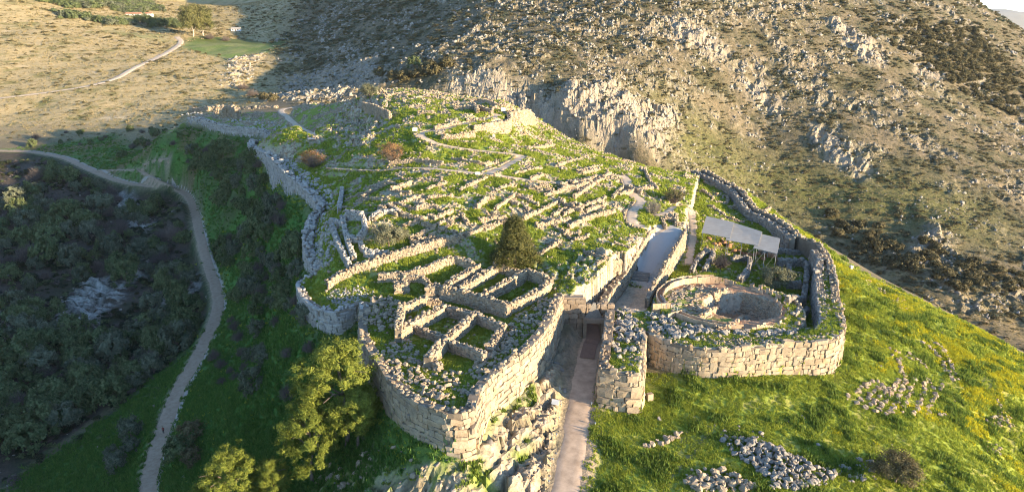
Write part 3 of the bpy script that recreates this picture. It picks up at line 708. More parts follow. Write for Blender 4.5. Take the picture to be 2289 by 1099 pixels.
def leaf_mat(name, dark, mid, light, trans=0.25):
    m, nt, b = new_mat(name)
    oi = node(nt, 'ShaderNodeObjectInfo'); ge = node(nt, 'ShaderNodeNewGeometry')
    f = math_(nt, 'ADD', math_(nt, 'MULTIPLY', ge.outputs['Random Per Island'], 0.7), math_(nt, 'MULTIPLY', oi.outputs['Random'], 0.3))
    r = ramp(nt, f, [(0.1, dark), (0.5, mid), (0.92, light)])
    nt.links.new(r.outputs[0], b.inputs['Base Color']); b.inputs['Roughness'].default_value = 0.75
    tr = node(nt, 'ShaderNodeBsdfTranslucent'); nt.links.new(r.outputs[0], tr.inputs[0])
    mx = node(nt, 'ShaderNodeMixShader'); mx.inputs[0].default_value = trans
    nt.links.new(b.outputs[0], mx.inputs[1]); nt.links.new(tr.outputs[0], mx.inputs[2])
    nt.links.new(mx.outputs[0], nt.nodes['Material Output'].inputs[0]); return m
leaf_mat('pine_needles', (0.10, 0.13, 0.02), (0.175, 0.205, 0.034), (0.27, 0.285, 0.05), 0.35)
leaf_mat('conifer_needles', (0.055, 0.062, 0.018), (0.11, 0.108, 0.033), (0.19, 0.165, 0.055))
leaf_mat('olive_leaves', (0.09, 0.095, 0.05), (0.15, 0.15, 0.085), (0.22, 0.21, 0.13))
leaf_mat('evergreen_leaves', (0.06, 0.08, 0.032), (0.115, 0.14, 0.056), (0.18, 0.205, 0.09))
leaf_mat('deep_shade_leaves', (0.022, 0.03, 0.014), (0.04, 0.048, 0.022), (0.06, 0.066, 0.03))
leaf_mat('greygreen_leaves', (0.075, 0.085, 0.05), (0.13, 0.14, 0.085), (0.19, 0.20, 0.125))
leaf_mat('brown_leaves', (0.15, 0.075, 0.03), (0.26, 0.14, 0.06), (0.34, 0.20, 0.09))
leaf_mat('twigs', (0.075, 0.06, 0.052), (0.12, 0.095, 0.08), (0.17, 0.135, 0.11), 0.0)
leaf_mat('pale_twigs', (0.22, 0.18, 0.14), (0.33, 0.27, 0.21), (0.42, 0.35, 0.28), 0.0)
leaf_mat('scrub_leaves', (0.085, 0.072, 0.034), (0.13, 0.11, 0.05), (0.19, 0.155, 0.075))
leaf_mat('eucalyptus_leaves', (0.07, 0.08, 0.025), (0.13, 0.13, 0.045), (0.20, 0.185, 0.07))
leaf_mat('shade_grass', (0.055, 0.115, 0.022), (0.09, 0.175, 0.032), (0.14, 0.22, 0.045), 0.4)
leaf_mat('weed_blades', (0.07, 0.12, 0.02), (0.13, 0.19, 0.03), (0.21, 0.25, 0.05), 0.4)
leaf_mat('grass_blades', (0.15, 0.21, 0.026), (0.27, 0.325, 0.042), (0.42, 0.42, 0.065), 0.5)
leaf_mat('yellow_blades', (0.22, 0.27, 0.03), (0.50, 0.45, 0.025), (0.68, 0.56, 0.03), 0.45)
leaf_mat('dry_blades', (0.20, 0.16, 0.075), (0.30, 0.245, 0.125), (0.39, 0.32, 0.175), 0.3)

# ------------------------------------------------------------------ object helpers
def tag(o, label=None, cat=None, group=None, kind=None):
    if label: o['label'] = label
    if cat: o['category'] = cat
    if group: o['group'] = group
    if kind: o['kind'] = kind
    return o
def mesh_obj(name, V, F, mat, parent=None, smooth=False, link=True):
    me = bpy.data.meshes.new(name)
    V = np.asarray(V, np.float32)
    if isinstance(F, np.ndarray):
        k = F.shape[1]; nf = len(F)
        me.vertices.add(len(V)); me.vertices.foreach_set('co', V.ravel())
        me.loops.add(nf * k); me.loops.foreach_set('vertex_index', F.astype(np.int32).ravel())
        me.polygons.add(nf); me.polygons.foreach_set('loop_start', np.arange(0, nf * k, k, dtype=np.int32))
        me.update(calc_edges=True)
    else:
        me.from_pydata(V.tolist(), [], F)
    if mat: me.materials.append(MATS[mat])
    if smooth: me.polygons.foreach_set('use_smooth', np.ones(len(me.polygons), bool))
    o = bpy.data.objects.new(name, me)
    if link: COL.objects.link(o)
    if parent is not None: o.parent = parent; o.matrix_parent_inverse = parent.matrix_world.inverted() if False else Matrix.Translation(-Vector(parent.location))
    return o
def empty(name, loc, label, cat, group=None, kind=None):
    o = bpy.data.objects.new(name, None); COL.objects.link(o)
    o.location = tuple(float(c) for c in loc[:3]); o.empty_display_size = 0.5
    return tag(o, label, cat, group, kind)

class MB:
    """collects quads / triangles"""
    def __init__(s): s.v = []; s.f = []
    def add(s, V, F):
        n = len(s.v); s.v += [tuple(map(float, p)) for p in V]; s.f += [tuple(n + i for i in q) for q in F]
    def box(s, c, d, rz=0.0, top=1.0, tilt=0.0):
        x, y, z = d[0] / 2, d[1] / 2, d[2] / 2
        P = [(-x, -y, -z), (x, -y, -z), (x, y, -z), (-x, y, -z), (-x * top, -y * top, z), (x * top, -y * top, z), (x * top, y * top, z), (-x * top, y * top, z)]
        M = Matrix.Translation(Vector([float(k) for k in c])) @ Matrix.Rotation(rz, 4, 'Z') @ Matrix.Rotation(tilt, 4, 'X')
        s.add([M @ Vector(p) for p in P], [(0, 3, 2, 1), (4, 5, 6, 7), (0, 1, 5, 4), (1, 2, 6, 5), (2, 3, 7, 6), (3, 0, 4, 7)])
    def tube(s, p, q, r0, r1, n=6):
        p = Vector([float(c) for c in p]); q = Vector([float(c) for c in q]); d = (q - p)
        if d.length < 1e-5: return
        d.normalize(); a = d.orthogonal().normalized(); b = d.cross(a)
        V = [p + (a * math.cos(2 * math.pi * i / n) + b * math.sin(2 * math.pi * i / n)) * r0 for i in range(n)] + [q + (a * math.cos(2 * math.pi * i / n) + b * math.sin(2 * math.pi * i / n)) * r1 for i in range(n)]
        s.add(V, [(i, (i + 1) % n, n + (i + 1) % n, n + i) for i in range(n)] + [tuple(range(n - 1, -1, -1)), tuple(range(n, 2 * n))])
    def build(s, name, mat, parent=None, smooth=False): return mesh_obj(name, s.v, s.f, mat, parent, smooth)

# ------------------------------------------------------------------ ground sheet
def build_ground():
    ny, nx = XX.shape
    V = np.stack([XX, YY, HH], -1).reshape(-1, 3)
    i = np.arange((ny - 1) * (nx - 1)); a = (i // (nx - 1)) * nx + i % (nx - 1)
    o = mesh_obj('terrain', V, np.stack([a, a + 1, a + nx + 1, a + nx], 1), 'terrain', None, True)
    rk = (np.maximum.reduce([cliff, brock, lrock, rockM * .9, crock * ins]) > 0.45); fm = rk[:-1, :-1].ravel()
    o.data.polygons.foreach_set('use_smooth', ~fm)
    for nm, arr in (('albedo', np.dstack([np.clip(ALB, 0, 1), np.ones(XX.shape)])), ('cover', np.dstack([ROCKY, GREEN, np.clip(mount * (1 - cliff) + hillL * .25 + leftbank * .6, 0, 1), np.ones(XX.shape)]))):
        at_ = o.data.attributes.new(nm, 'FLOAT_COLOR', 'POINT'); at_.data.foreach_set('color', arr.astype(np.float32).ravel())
    o['kind'] = 'structure'
build_ground()

def strip(name, line, w, mat, lift=0.05, label=None, parent=None, edge=0.0, seed=1):
    l = np.array(line); n = len(l)
    t = np.gradient(l[:, :2], axis=0); t /= np.linalg.norm(t, axis=1)[:, None] + 1e-9
    nr = np.stack([-t[:, 1], t[:, 0]], 1)
    V = []; K = 6
    s = np.arange(n)
    wl = w * 0.5 * (1 + edge * pnoise(s * 0.35, s * 0 + seed, seed)); wr = w * 0.5 * (1 + edge * pnoise(s * 0.35, s * 0 + seed + 5.5, seed + 3))
    for k in range(K + 1):
        f = k / K
        off = -wl * (1 - f) + wr * f
        p = l[:, :2] + nr * off[:, None]
        z = np.maximum(sample(HH, p[:, 0], p[:, 1]), 0 * l[:, 2] - 1e3) + lift
        if k in (0, K): z = z - lift - 0.06
        V.append(np.column_stack([p, z]))
    V = np.stack(V, 1).reshape(-1, 3)
    i = np.arange((n - 1) * K); a = (i // K) * (K + 1) + i % K
    o = mesh_obj(name, V, np.stack([a, a + 1, a + K + 2, a + K + 1], 1), mat, parent, True)
    if parent is None: o['kind'] = 'structure'
    return o
for k, p in PATHS.items():
    strip(p['name'], p['line'], p['w'], p['mat'], 0.4 if k == 'road' else 0.09, edge=0.16 if p['mat'] != 'concrete' else 0.10, seed=len(k))

_l = PATHS['valley']['line'].copy(); _t = np.gradient(_l[:, :2], axis=0); _t /= np.linalg.norm(_t, axis=1)[:, None]
_l[:, 0] += _t[:, 1] * 2.15; _l[:, 1] -= _t[:, 0] * 2.15
strip('path_verge', _l, 1.0, 'pale_verge', 0.10, edge=0.15, seed=3)

# ------------------------------------------------------------------ stones
def stone_variant(seed, expo, jit, fine=True):
    r = np.random.default_rng(seed)
    if fine:                                           # 26 points, 24 quads
        g = [(x, y, z) for x in (-1, 0, 1) for y in (-1, 0, 1) for z in (-1, 0, 1) if (x, y, z) != (0, 0, 0)]
        idx = {p: i for i, p in enumerate(g)}
        F = []
        for ax in range(3):
            for s in (-1, 1):
                o = [k for k in range(3) if k != ax]
                for a in (-1, 0):
                    for b in (-1, 0):
                        q = []
                        for (da, db) in ((0, 0), (1, 0), (1, 1), (0, 1)):
                            p = [0, 0, 0]; p[ax] = s; p[o[0]] = a + da; p[o[1]] = b + db; q.append(idx[tuple(p)])
                        flip = (s > 0) == (ax != 1)
                        F.append(tuple(q) if flip else tuple(q[::-1]))
        V = np.array(g, float)
    else:                                              # 8 points, 6 quads
        g = [(x, y, z) for x in (-1, 1) for y in (-1, 1) for z in (-1, 1)]
        V = np.array(g, float)
        F = [(0, 1, 3, 2), (4, 6, 7, 5), (0, 4, 5, 1), (2, 3, 7, 6), (0, 2, 6, 4), (1, 5, 7, 3)]
    n = (np.abs(V) ** expo).sum(1) ** (1 / expo)
    V = V / n[:, None] * (1.0 if fine else 1.35)
    V += r.normal(0, jit, V.shape)
    return V * 0.5, np.array(F)
BLOCKS = [stone_variant(100 + i, 9.0, 0.075) for i in range(8)]
BOULDERS = [stone_variant(200 + i, 3.2, 0.13) for i in range(8)]
CHIPS = [stone_variant(300 + i, 5.0, 0.20, False) for i in range(6)]
_mesh_cache = {}
def stone_mesh(kind, i, mat):
    k = (kind, i, mat)
    if k not in _mesh_cache:
        V, F = {'block': BLOCKS, 'boulder': BOULDERS}[kind][i]
        me = bpy.data.meshes.new('stone'); me.from_pydata(V.tolist(), [], F.tolist()); me.materials.append(MATS[mat])
        _mesh_cache[k] = me
    return _mesh_cache[k]
def euler_R(rx, ry, rz):
    cx, sx, cy, sy, cz, sz = np.cos(rx), np.sin(rx), np.cos(ry), np.sin(ry), np.cos(rz), np.sin(rz)
    R = np.empty((len(rx), 3, 3))
    R[:, 0, 0] = cz * cy; R[:, 0, 1] = cz * sy * sx - sz * cx; R[:, 0, 2] = cz * sy * cx + sz * sx
    R[:, 1, 0] = sz * cy; R[:, 1, 1] = sz * sy * sx + cz * cx; R[:, 1, 2] = sz * sy * cx - cz * sx
    R[:, 2, 0] = -sy; R[:, 2, 1] = cy * sx; R[:, 2, 2] = cy * cx
    return R
def merge_stones(S, lib):
    """S: rows of x y z rx ry rz sx sy sz -> one vertex and face array"""
    S = np.asarray(S, float)
    if len(S) == 0: return None
    var = RNG.integers(0, len(lib), len(S)); R = euler_R(S[:, 3], S[:, 4], S[:, 5])
    VV, FF, off = [], [], 0
    for k, (V, F) in enumerate(lib):
        m = var == k
        if not m.any(): continue
        P = V[None] * S[m][:, None, 6:9]
        P = np.einsum('nij,nkj->nki', R[m], P) + S[m][:, None, 0:3]
        n = P.shape[0]; VV.append(P.reshape(-1, 3))
        FF.append((F[None] + (np.arange(n) * len(V))[:, None, None] + off).reshape(-1, 4)); off += n * len(V)
    return np.concatenate(VV), np.concatenate(FF)
CAMP = np.array([0, 0, CAM_Z])
def px_size(S): return np.minimum(np.maximum(S[:, 6], S[:, 7]), 9) * FPX / np.linalg.norm(S[:, :3] - CAMP, axis=1)
def put_stones(parent, S, kind, mat, maxn=300, minpx=9.0, rest='stonework', lib=None, name='stone'):
    S = np.asarray(S, float)
    if len(S) == 0: return
    ps = px_size(S); order = np.argsort(-ps)
    take = order[:maxn][ps[order[:maxn]] >= minpx]
    L = Vector(parent.location)
    for i in take:
        o = bpy.data.objects.new(name, stone_mesh(kind, int(RNG.integers(0, 8)), mat)); COL.objects.link(o)
        o.parent = parent; o.location = Vector(S[i, :3]) - L; o.rotation_euler = S[i, 3:6]; o.scale = S[i, 6:9]
    left = np.setdiff1d(np.arange(len(S)), take)
    if len(left):
        V, F = merge_stones(S[left], lib or (BLOCKS if kind == 'block' else BOULDERS))
        o = mesh_obj(rest, V, F, mat, parent, False); o['kind'] = 'stuff'

# ------------------------------------------------------------------ walls
def line_frame(l):
    t = np.gradient(l[:, :2], axis=0); t /= np.linalg.norm(t, axis=1)[:, None] + 1e-9
    return t, np.stack([-t[:, 1], t[:, 0]], 1), np.concatenate([[0], np.cumsum(np.hypot(*np.diff(l[:, :2], axis=0).T))])
def face_stones(l, base, side, size, rng, batter=0.06, proud=0.0, hole=None):
    """irregular courses: wavy bed joints, stones of very unequal length, some two courses high"""
    t, nr, s = line_frame(l); nr = nr * side
    w, h, d = size; S = []; L = s[-1]; z0 = base.min() - 0.3 * h
    n = int((l[:, 2].max() - z0) / h) + 2; sd = int(rng.integers(0, 400))
    gs = np.arange(-2 * w, L + 2 * w, 0.25 * w); kk = np.arange(n + 3)[:, None]
    BT = z0 + kk * h + 0.42 * h * pnoise(gs[None] / (1.7 * w) + 7.3 * kk, 0.37 * kk + 0 * gs[None], sd) + 0.25 * h * pnoise(gs[None] / (5 * w) + 0 * kk, 0.9 * kk + 0 * gs[None], sd + 1)
    def bed(k, x): return BT[k, min(len(gs) - 1, max(0, int((x - gs[0]) / (0.25 * w) + 0.5)))]
    taken = {}
    for k in range(n):
        x = -rng.uniform(0, w); taken[k + 1] = taken.get(k + 1, [])
        while x < L:
            wl = w * rng.choice([0.42, 0.6, 0.8, 1.0, 1.3, 1.7]) * rng.uniform(0.85, 1.15); c = x + wl / 2; x += wl
            if c < 0.1 or c > L - 0.1: continue
            if any(a_ < c < b_ for a_, b_ in taken.get(k, [])): continue
            up = 2 if (rng.random() < 0.12 and wl > 0.8 * w) else 1
            za, zb2 = bed(k, c), bed(k + up, c); hr = max(0.35 * h, zb2 - za); zc = (za + zb2) / 2
            if up == 2: taken[k + 1].append((c - wl * .45, c + wl * .45))
            px, py, zt = (np.interp(c, s, l[:, j]) for j in range(3)); zb = np.interp(c, s, base)
            if zc < zb - 0.3 * h or zc > zt - 0.1 * hr: continue
            tx, ty = np.interp(c, s, t[:, 0]), np.interp(c, s, t[:, 1]); nx, ny = np.interp(c, s, nr[:, 0]), np.interp(c, s, nr[:, 1])
            o = (zt - zc) * batter + proud + rng.normal(0, 0.06 * d) - d * 0.32
            tl = math.atan2(bed(k, c + .3 * wl) - bed(k, c - .3 * wl), .6 * wl)
            S.append((px + nx * o, py + ny * o, zc, rng.normal(0, .05), -tl * .7 + rng.normal(0, .06), math.atan2(ty, tx) + rng.normal(0, .05), wl * 1.03, d, hr * 1.03))
    return S
def top_stones(l, th, off, size, dens, rng, lift=0.0):
    t, nr, s = line_frame(l); S = []
    for k in range(int(dens * s[-1] * max(th, 0.4))):
        c = rng.uniform(0, s[-1]); px, py, zt = (np.interp(c, s, l[:, k]) for k in range(3))
        a = rng.uniform(-th / 2, th / 2) + off
        nx, ny = np.interp(c, s, nr[:, 0]), np.interp(c, s, nr[:, 1])
        q = size * rng.lognormal(-0.1, 0.32)
        S.append((px + nx * a, py + ny * a, zt + lift + q * rng.uniform(-0.15, 0.25), rng.normal(0, .25), rng.normal(0, .25), rng.uniform(0, 6.28), q * rng.uniform(.9, 1.4), q, q * rng.uniform(.6, .95)))
    return S
def core(name, l, base, th, off, mat, parent, inset=0.1):
    """solid body of a wall"""
    t, nr, s = line_frame(l); n = len(l)
    zt = l[:, 2] - 0.12
    A = l[:, :2] + nr * (off + th / 2 - inset)[:, None] if hasattr(off, '__len__') else l[:, :2] + nr * (off + th / 2 - inset)
    B = l[:, :2] + nr * (off - th / 2 + inset)
    V = np.concatenate([np.column_stack([A, base - 0.8]), np.column_stack([A, zt]), np.column_stack([B, zt]), np.column_stack([B, base - 0.8])])
    F = []
    for i in range(n - 1):
        for r in range(3): F.append((r * n + i, r * n + i + 1, (r + 1) * n + i + 1, (r + 1) * n + i))
    F += [(0, n, 2 * n, 3 * n), (n - 1, 4 * n - 1, 3 * n - 1, 2 * n - 1)]
    return mesh_obj(name, V, F, mat, parent)
def ragged(l, amp, seed, sc=2.0):
    l = l.copy(); _, _, s = line_frame(l); l[:, 2] += amp * (pnoise(s / sc, s * 0 + seed, seed) + 0.5 * pnoise(s / sc * 3.1, s * 0 + seed, seed + 2)); return l
def inside_side(l):
    t, nr, s = line_frame(l); m = len(l) // 2; votes = 0
    for k in range(0, len(l), max(1, len(l) // 9)):
        p = l[k, :2] + nr[k] * 1.8; q = l[k, :2] - nr[k] * 1.8
        votes += int(in_poly(np.array([p[0]]), np.array([p[1]]), CITADEL)[0]) - int(in_poly(np.array([q[0]]), np.array([q[1]]), CITADEL)[0])
    return 1 if votes > 0 else -1
def circuit_wall(name, pts, label, size, mat='limestone', maxn=300, th=1.7, batter=0.07, rag=0.25, toph=0.55, topd=1.1, seed=1, face=None, drop=None, minpx=9, lib=None, coren='mortar'):
    l = ragged(smooth_line(pts, 0.9), rag, seed); rng = np.random.default_rng(seed)
    t, nr, s = line_frame(l)
    inn = face if face is not None else inside_side(l)          # +1: inside lies on the left of the line
    o1 = l[:, :2] - nr * inn * 1.3; o2 = l[:, :2] - nr * inn * 0.9
    base = np.minimum(sample(HH, o1[:, 0], o1[:, 1]), sample(HH, o2[:, 0], o2[:, 1])) - 0.5
    if drop: base = np.maximum(base, l[:, 2] - drop)
    mid = l[len(l) // 2]
    e = empty(name, (mid[0], mid[1], base[len(l) // 2]), label, 'wall', None, 'thing')
    core('wall_core', l, base, th, inn * (th / 2 - 0.05), coren, e, 0.06)
    put_stones(e, face_stones(l, base, -inn, size, rng, batter), 'block', mat, maxn, minpx, 'stonework', lib)
    put_stones(e, top_stones(l, th, inn * th / 2, toph, topd, rng), 'boulder', mat, 120 if maxn > 150 else 0, 9, 'coping_rubble')
    return e
def free_wall(name, pts, label, h, th=1.0, size=(0.5, 0.32, 0.35), mat='limestone', maxn=0, group=None, seed=1, cat='wall', project=True, parent=None, topz=None, rag=0.16, minpx=9, fine=False, topd=None, low=0.35):
    """a wall standing free on the ground; pts trace its top in the photograph"""
    p = ons(pts, h) if project else pts
    if project:                                     # a trace that slips past the brow of the hill is cut there
        m_ = min(q[1] for q in p); p = [q for q in p if q[1] < m_ + 32]
        if len(p) < 2: p = [p[0], (p[0][0] + 2.5, p[0][1] + .5, p[0][2])]
    l = smooth_line([(q[0], q[1], q[2] + (h if project else 0)) for q in p], 0.7)
    l = ragged(smooth_z(l, 2), rag, seed, 1.6); rng = np.random.default_rng(seed)
    t, nr, s = line_frame(l)
    b = np.minimum.reduce([sample(HH, *(l[:, :2] + nr * k).T) for k in (-th / 2 - .2, 0, th / 2 + .2)]) - 0.15
    l[:, 2] = np.maximum(l[:, 2], b + low + 0.1)
    e = parent
    if e is None: e = empty(name, (l[len(l) // 2][0], l[len(l) // 2][1], b[len(l) // 2]), label, cat, group, 'thing')
    core('wall_core', l, b, th, 0.0, 'mortar', e, 0.1)
    S = []
    for sd in (-1, 1):
        ls = l.copy(); ls[:, :2] += nr * sd * th / 2
        S += face_stones(ls, b, sd, size, rng, 0.02)
    S += top_stones(l, th * 0.95, 0, size[0] * 0.7, topd or 1.5 / (size[0] * size[0]) * 0.8, rng)
    put_stones(e, S, 'block', mat, maxn, minpx, 'stonework', None if fine else CHIPS)
    return e

big = (1.45, 0.95, 0.9)
circuit_wall('bastion_wall', BASTION_R, 'sunlit wall of large blocks on the right flank of the west bastion', (1.5, 0.92, 0.9), seed=11)
circuit_wall('bastion_wall', BASTION_F, 'narrow front face of the west bastion at its nearest corner', (1.5, 0.92, 0.9), seed=32, maxn=120)
circuit_wall('bastion_wall', BASTION_L, 'long shaded wall of large blocks on the left side of the west bastion', (1.5, 0.92, 0.9), seed=12)
circuit_wall('rounded_corner_wall', NWROUND, 'curved shaded wall round the grassy corner platform left of the bastion', (1.2, 0.8, 0.8), seed=13, mat='pale_limestone')
circuit_wall('north_wall', NWALL, 'long grey rubble wall climbing along the shaded left edge of the citadel', (1.0, 0.7, 0.7), seed=14, mat='pale_limestone', maxn=260, rag=0.6, toph=0.8, topd=1.4, th=2.4)
circuit_wall('postern_wall', NWALL2, 'short grey wall with a square end beside the blue metal footbridge', (0.9, 0.6, 0.6), seed=15, mat='pale_limestone', maxn=60, drop=5)
circuit_wall('far_corner_wall', NEWALL[:-2], 'far grey wall below the sunlit tower ruin at the upper left end of the citadel', (1.1, 0.75, 0.7), seed=16, mat='pale_limestone', maxn=150, drop=7)
circuit_wall('west_wall', WESTWALL, 'tall curved sunlit wall of irregular blocks in front of the stone circle', (1.3, 0.95, 0.9), seed=17, batter=0.05)
circuit_wall('south_wall', SWALL[:7], 'wide rubble-topped wall along the grass slope right of the stone circle', (1.1, 0.75, 0.7), seed=18, maxn=120, rag=0.35)
circuit_wall('south_wall', SWALL[6:], 'ruined curving wall running back behind the metal-roofed shelter', (1.0, 0.7, 0.7), seed=19, maxn=60, rag=0.5, toph=0.7, topd=1.3)
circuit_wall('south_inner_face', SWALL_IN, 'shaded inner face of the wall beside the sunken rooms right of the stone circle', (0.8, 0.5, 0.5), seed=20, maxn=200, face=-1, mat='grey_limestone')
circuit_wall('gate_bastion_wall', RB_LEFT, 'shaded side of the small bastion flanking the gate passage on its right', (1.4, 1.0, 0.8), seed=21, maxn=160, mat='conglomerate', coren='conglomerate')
circuit_wall('gate_bastion_wall', RB_FRONT + RB_RIGHT[1:], 'front of the small bastion right of the ramp with big squared blocks below', (1.5, 1.0, 0.9), seed=22, maxn=200)
circuit_wall('great_ramp_wall', RETAIN, 'bright sunlit retaining wall along the right side of the cobbled ramp', (0.8, 0.5, 0.5), seed=23, maxn=200, face=1, th=0.9)
circuit_wall('ramp_side_wall', RAMP_LWALL, 'low lit wall along the left edge of the cobbled ramp and gate court', (0.8, 0.5, 0.5), seed=24, maxn=150, face=1, drop=3.5)
def box_stones(pts_xy, z0, z1, size, seed):
    return None
# wall that carries on behind the south wall's inner face: its second (inner) face
inn = [(p[0] - 4.2, p[1] - 1.0, p[2] - 0.3) for p in SWALL[6:]]
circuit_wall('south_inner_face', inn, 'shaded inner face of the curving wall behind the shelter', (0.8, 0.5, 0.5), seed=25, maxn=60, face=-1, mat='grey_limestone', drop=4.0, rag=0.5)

# summit retaining walls and ruins of the palace
circuit_wall('palace_wall', [tuple(at(*p)) for p in [(1060, 281, 22.4), (1086, 277, 22.6), (1104, 274, 22.6), (1141, 266, 22.9), (1143, 250, 24.6), (1165, 246, 24.8), (1188, 247, 23.4), (1198, 266, 19.8)]], 'tall sunlit retaining wall of the palace terrace on the summit', (0.95, 0.62, 0.6), seed=26, maxn=150, face=1, drop=6.0)
for i, (pp, h, lab) in enumerate([
    ([(1014, 237), (1058, 237)], 1.6, 'low sunlit box-like wall in the middle of the summit'),
    ([(1058, 228), (1068, 245)], 1.6, 'short wall beside the summit hall ruins'),
    ([(1050, 222), (1078, 222), (1112, 231), (1150, 240)], 0.9, 'long low wall along the back edge of the summit'),
    ([(1066, 234), (1100, 246)], 1.6, 'shaded wall inside the summit hall ruins'),
    ([(1100, 238), (1145, 246)], 1.2, 'low wall at the right corner of the summit court'),
    ([(811, 230), (840, 236), (872, 252)], 2.6, 'shaded wall below the shrub at the left end of the summit'),
    ([(933, 248), (968, 248)], 1.2, 'small wall on the grassy slope below the summit'),
    ([(970, 283), (1000, 277), (1027, 272)], 1.2, 'sunlit wall just above the upper summit path'),
    ([(986, 302), (1020, 300), (1060, 296)], 1.5, 'sunlit block wall inside the bend of the summit path'),
    ([(1042, 266), (1084, 264)], 0.9, 'thin wall beside the summit court path'),
    ([(900, 225), (950, 215), (1000, 222)], 0.8, 'broken wall among the pale rubble on the summit'),
    ([(860, 215), (900, 205), (960, 208)], 0.8, 'broken wall at the back of the summit rubble'),
]): free_wall('palace_ruin', pp, lab, h, 1.0, (0.6, 0.42, 0.4), seed=40 + i)
T = empty('tower_ruin', tuple(on(498, 240)), 'square tower ruin of brown rubble standing sunlit beyond the far corner wall', 'ruin')
for i, (pp, h) in enumerate([([(478, 238), (492, 238)], 3.5), ([(492, 240), (512, 236), (530, 243)], 5.0), ([(425, 243), (470, 240)], 2.0), ([(535, 242), (560, 240), (620, 238)], 0.8)]):
    free_wall('wall', pp, '', h, 2.2, (0.9, 0.7, 0.7), seed=70 + i, parent=T, rag=0.7)

# rooms on the west bastion -------------------------------------------------------
rooms = [
    ([(846, 613), (928, 602), (1000, 575), (1018, 572)], 1.6, 1.2, 'long back wall of the bastion rooms with upright stones along its top'),
    ([(1018, 572), (1059, 588)], 1.6, 1.1, 'short shaded end wall at the back of the bastion rooms'),
    ([(1070, 588), (999, 632)], 1.9, 1.5, 'thick diagonal wall beside the narrow passage of the bastion rooms'),
    ([(1108, 594), (1026, 640)], 1.9, 1.6, 'thick diagonal wall across the passage from the grassy double room'),
    ([(1103, 586), (1163, 605), (1176, 600), (1234, 621)], 1.9, 1.1, 'back wall of the grassy double room below the dark conifer'),
    ([(1179, 602), (1078, 656)], 2.0, 1.3, 'diagonal wall between the two grassy rooms below the dark conifer'),
    ([(985, 637), (1059, 656), (1138, 678)], 3.0, 1.3, 'tall shaded front wall of the upper bastion rooms'),
    ([(1138, 678), (1201, 648), (1228, 627)], 2.2, 1.4, 'lit right-hand end wall of the upper bastion rooms'),
    ([(889, 738), (928, 714), (990, 684)], 2.2, 1.4, 'lit left wall of the lower bastion room'),
    ([(991, 681), (1059, 700)], 2.0, 1.2, 'shaded back wall of the lower bastion room'),
    ([(1059, 700), (999, 752), (955, 798)], 2.2, 1.4, 'long diagonal wall dividing the lower bastion rooms'),
    ([(930, 728), (996, 752)], 1.6, 1.1, 'shaded cross wall in front of the lower bastion room'),
    ([(1059, 700), (1125, 725)], 1.8, 1.2, 'shaded wall behind the right-hand lower bastion room'),
    ([(1007, 763), (1084, 788)], 1.9, 1.2, 'shaded cross wall before the last small bastion room'),
    ([(1125, 725), (1092, 779)], 1.2, 1.4, 'broken right wall of the lower bastion room beside the rubble'),
    ([(900, 684), (950, 662)], 1.8, 1.3, 'short lit wall beside the rubble tower'),
    ([(952, 640), (985, 634)], 2.6, 1.9, 'stout pier of pale stones at the corner of the upper bastion rooms'),
    ([(952, 667), (988, 673)], 1.4, 1.0, 'small cross wall below the stone pier'),
    ([(731, 629), (775, 600), (868, 566), (955, 541), (1020, 525)], 1.7, 1.5, 'long lit diagonal wall behind the grassy corner platform'),
    ([(880, 634), (914, 626)], 2.0, 2.6, 'thick rubble block beside the dry bush on the bastion'),
    ([(900, 613), (947, 618), (960, 637)], 1.4, 1.0, 'thin bent wall between the rubble block and the stone pier'),
    ([(898, 673), (894, 706), (890, 736)], 2.8, 1.3, 'lit face of the rubble tower on the left of the bastion'),
    ([(955, 798), (985, 815)], 1.2, 1.2, 'broken wall end in the front corner of the bastion rooms'),
]
for i, (pp, h, th, lab) in enumerate(rooms):
    free_wall('room_wall', pp, lab, h, th, (0.62, 0.42, 0.4), seed=100 + i, maxn=60, minpx=8.0, fine=True, topd=3.6)

# ruins along the north edge
north = [([(740, 488), (768, 497)], 1.2), ([(765, 480), (776, 530), (791, 572)], 1.4), ([(773, 470), (809, 474)], 2.2), ([(809, 474), (815, 505), (800, 530)], 1.6), ([(800, 530), (776, 525)], 1.4), ([(815, 560), (838, 566)], 1.2), ([(740, 470), (742, 500), (757, 540), (782, 590)], 1.6), ([(765, 418), (762, 440), (758, 466)], 1.4), ([(805, 535), (815, 555), (868, 562)], 1.0), ([(828, 484), (846, 472), (890, 466)], 1.2)]
NR = empty('north_house_ruin', tuple(on(780, 520)), 'cluster of shaded narrow house walls along the left edge below the olive tree', 'ruin')
for i, (pp, h) in enumerate(north): free_wall('wall', pp, '', h, 0.9, (0.55, 0.4, 0.4), 'pale_limestone', seed=140 + i, parent=NR)

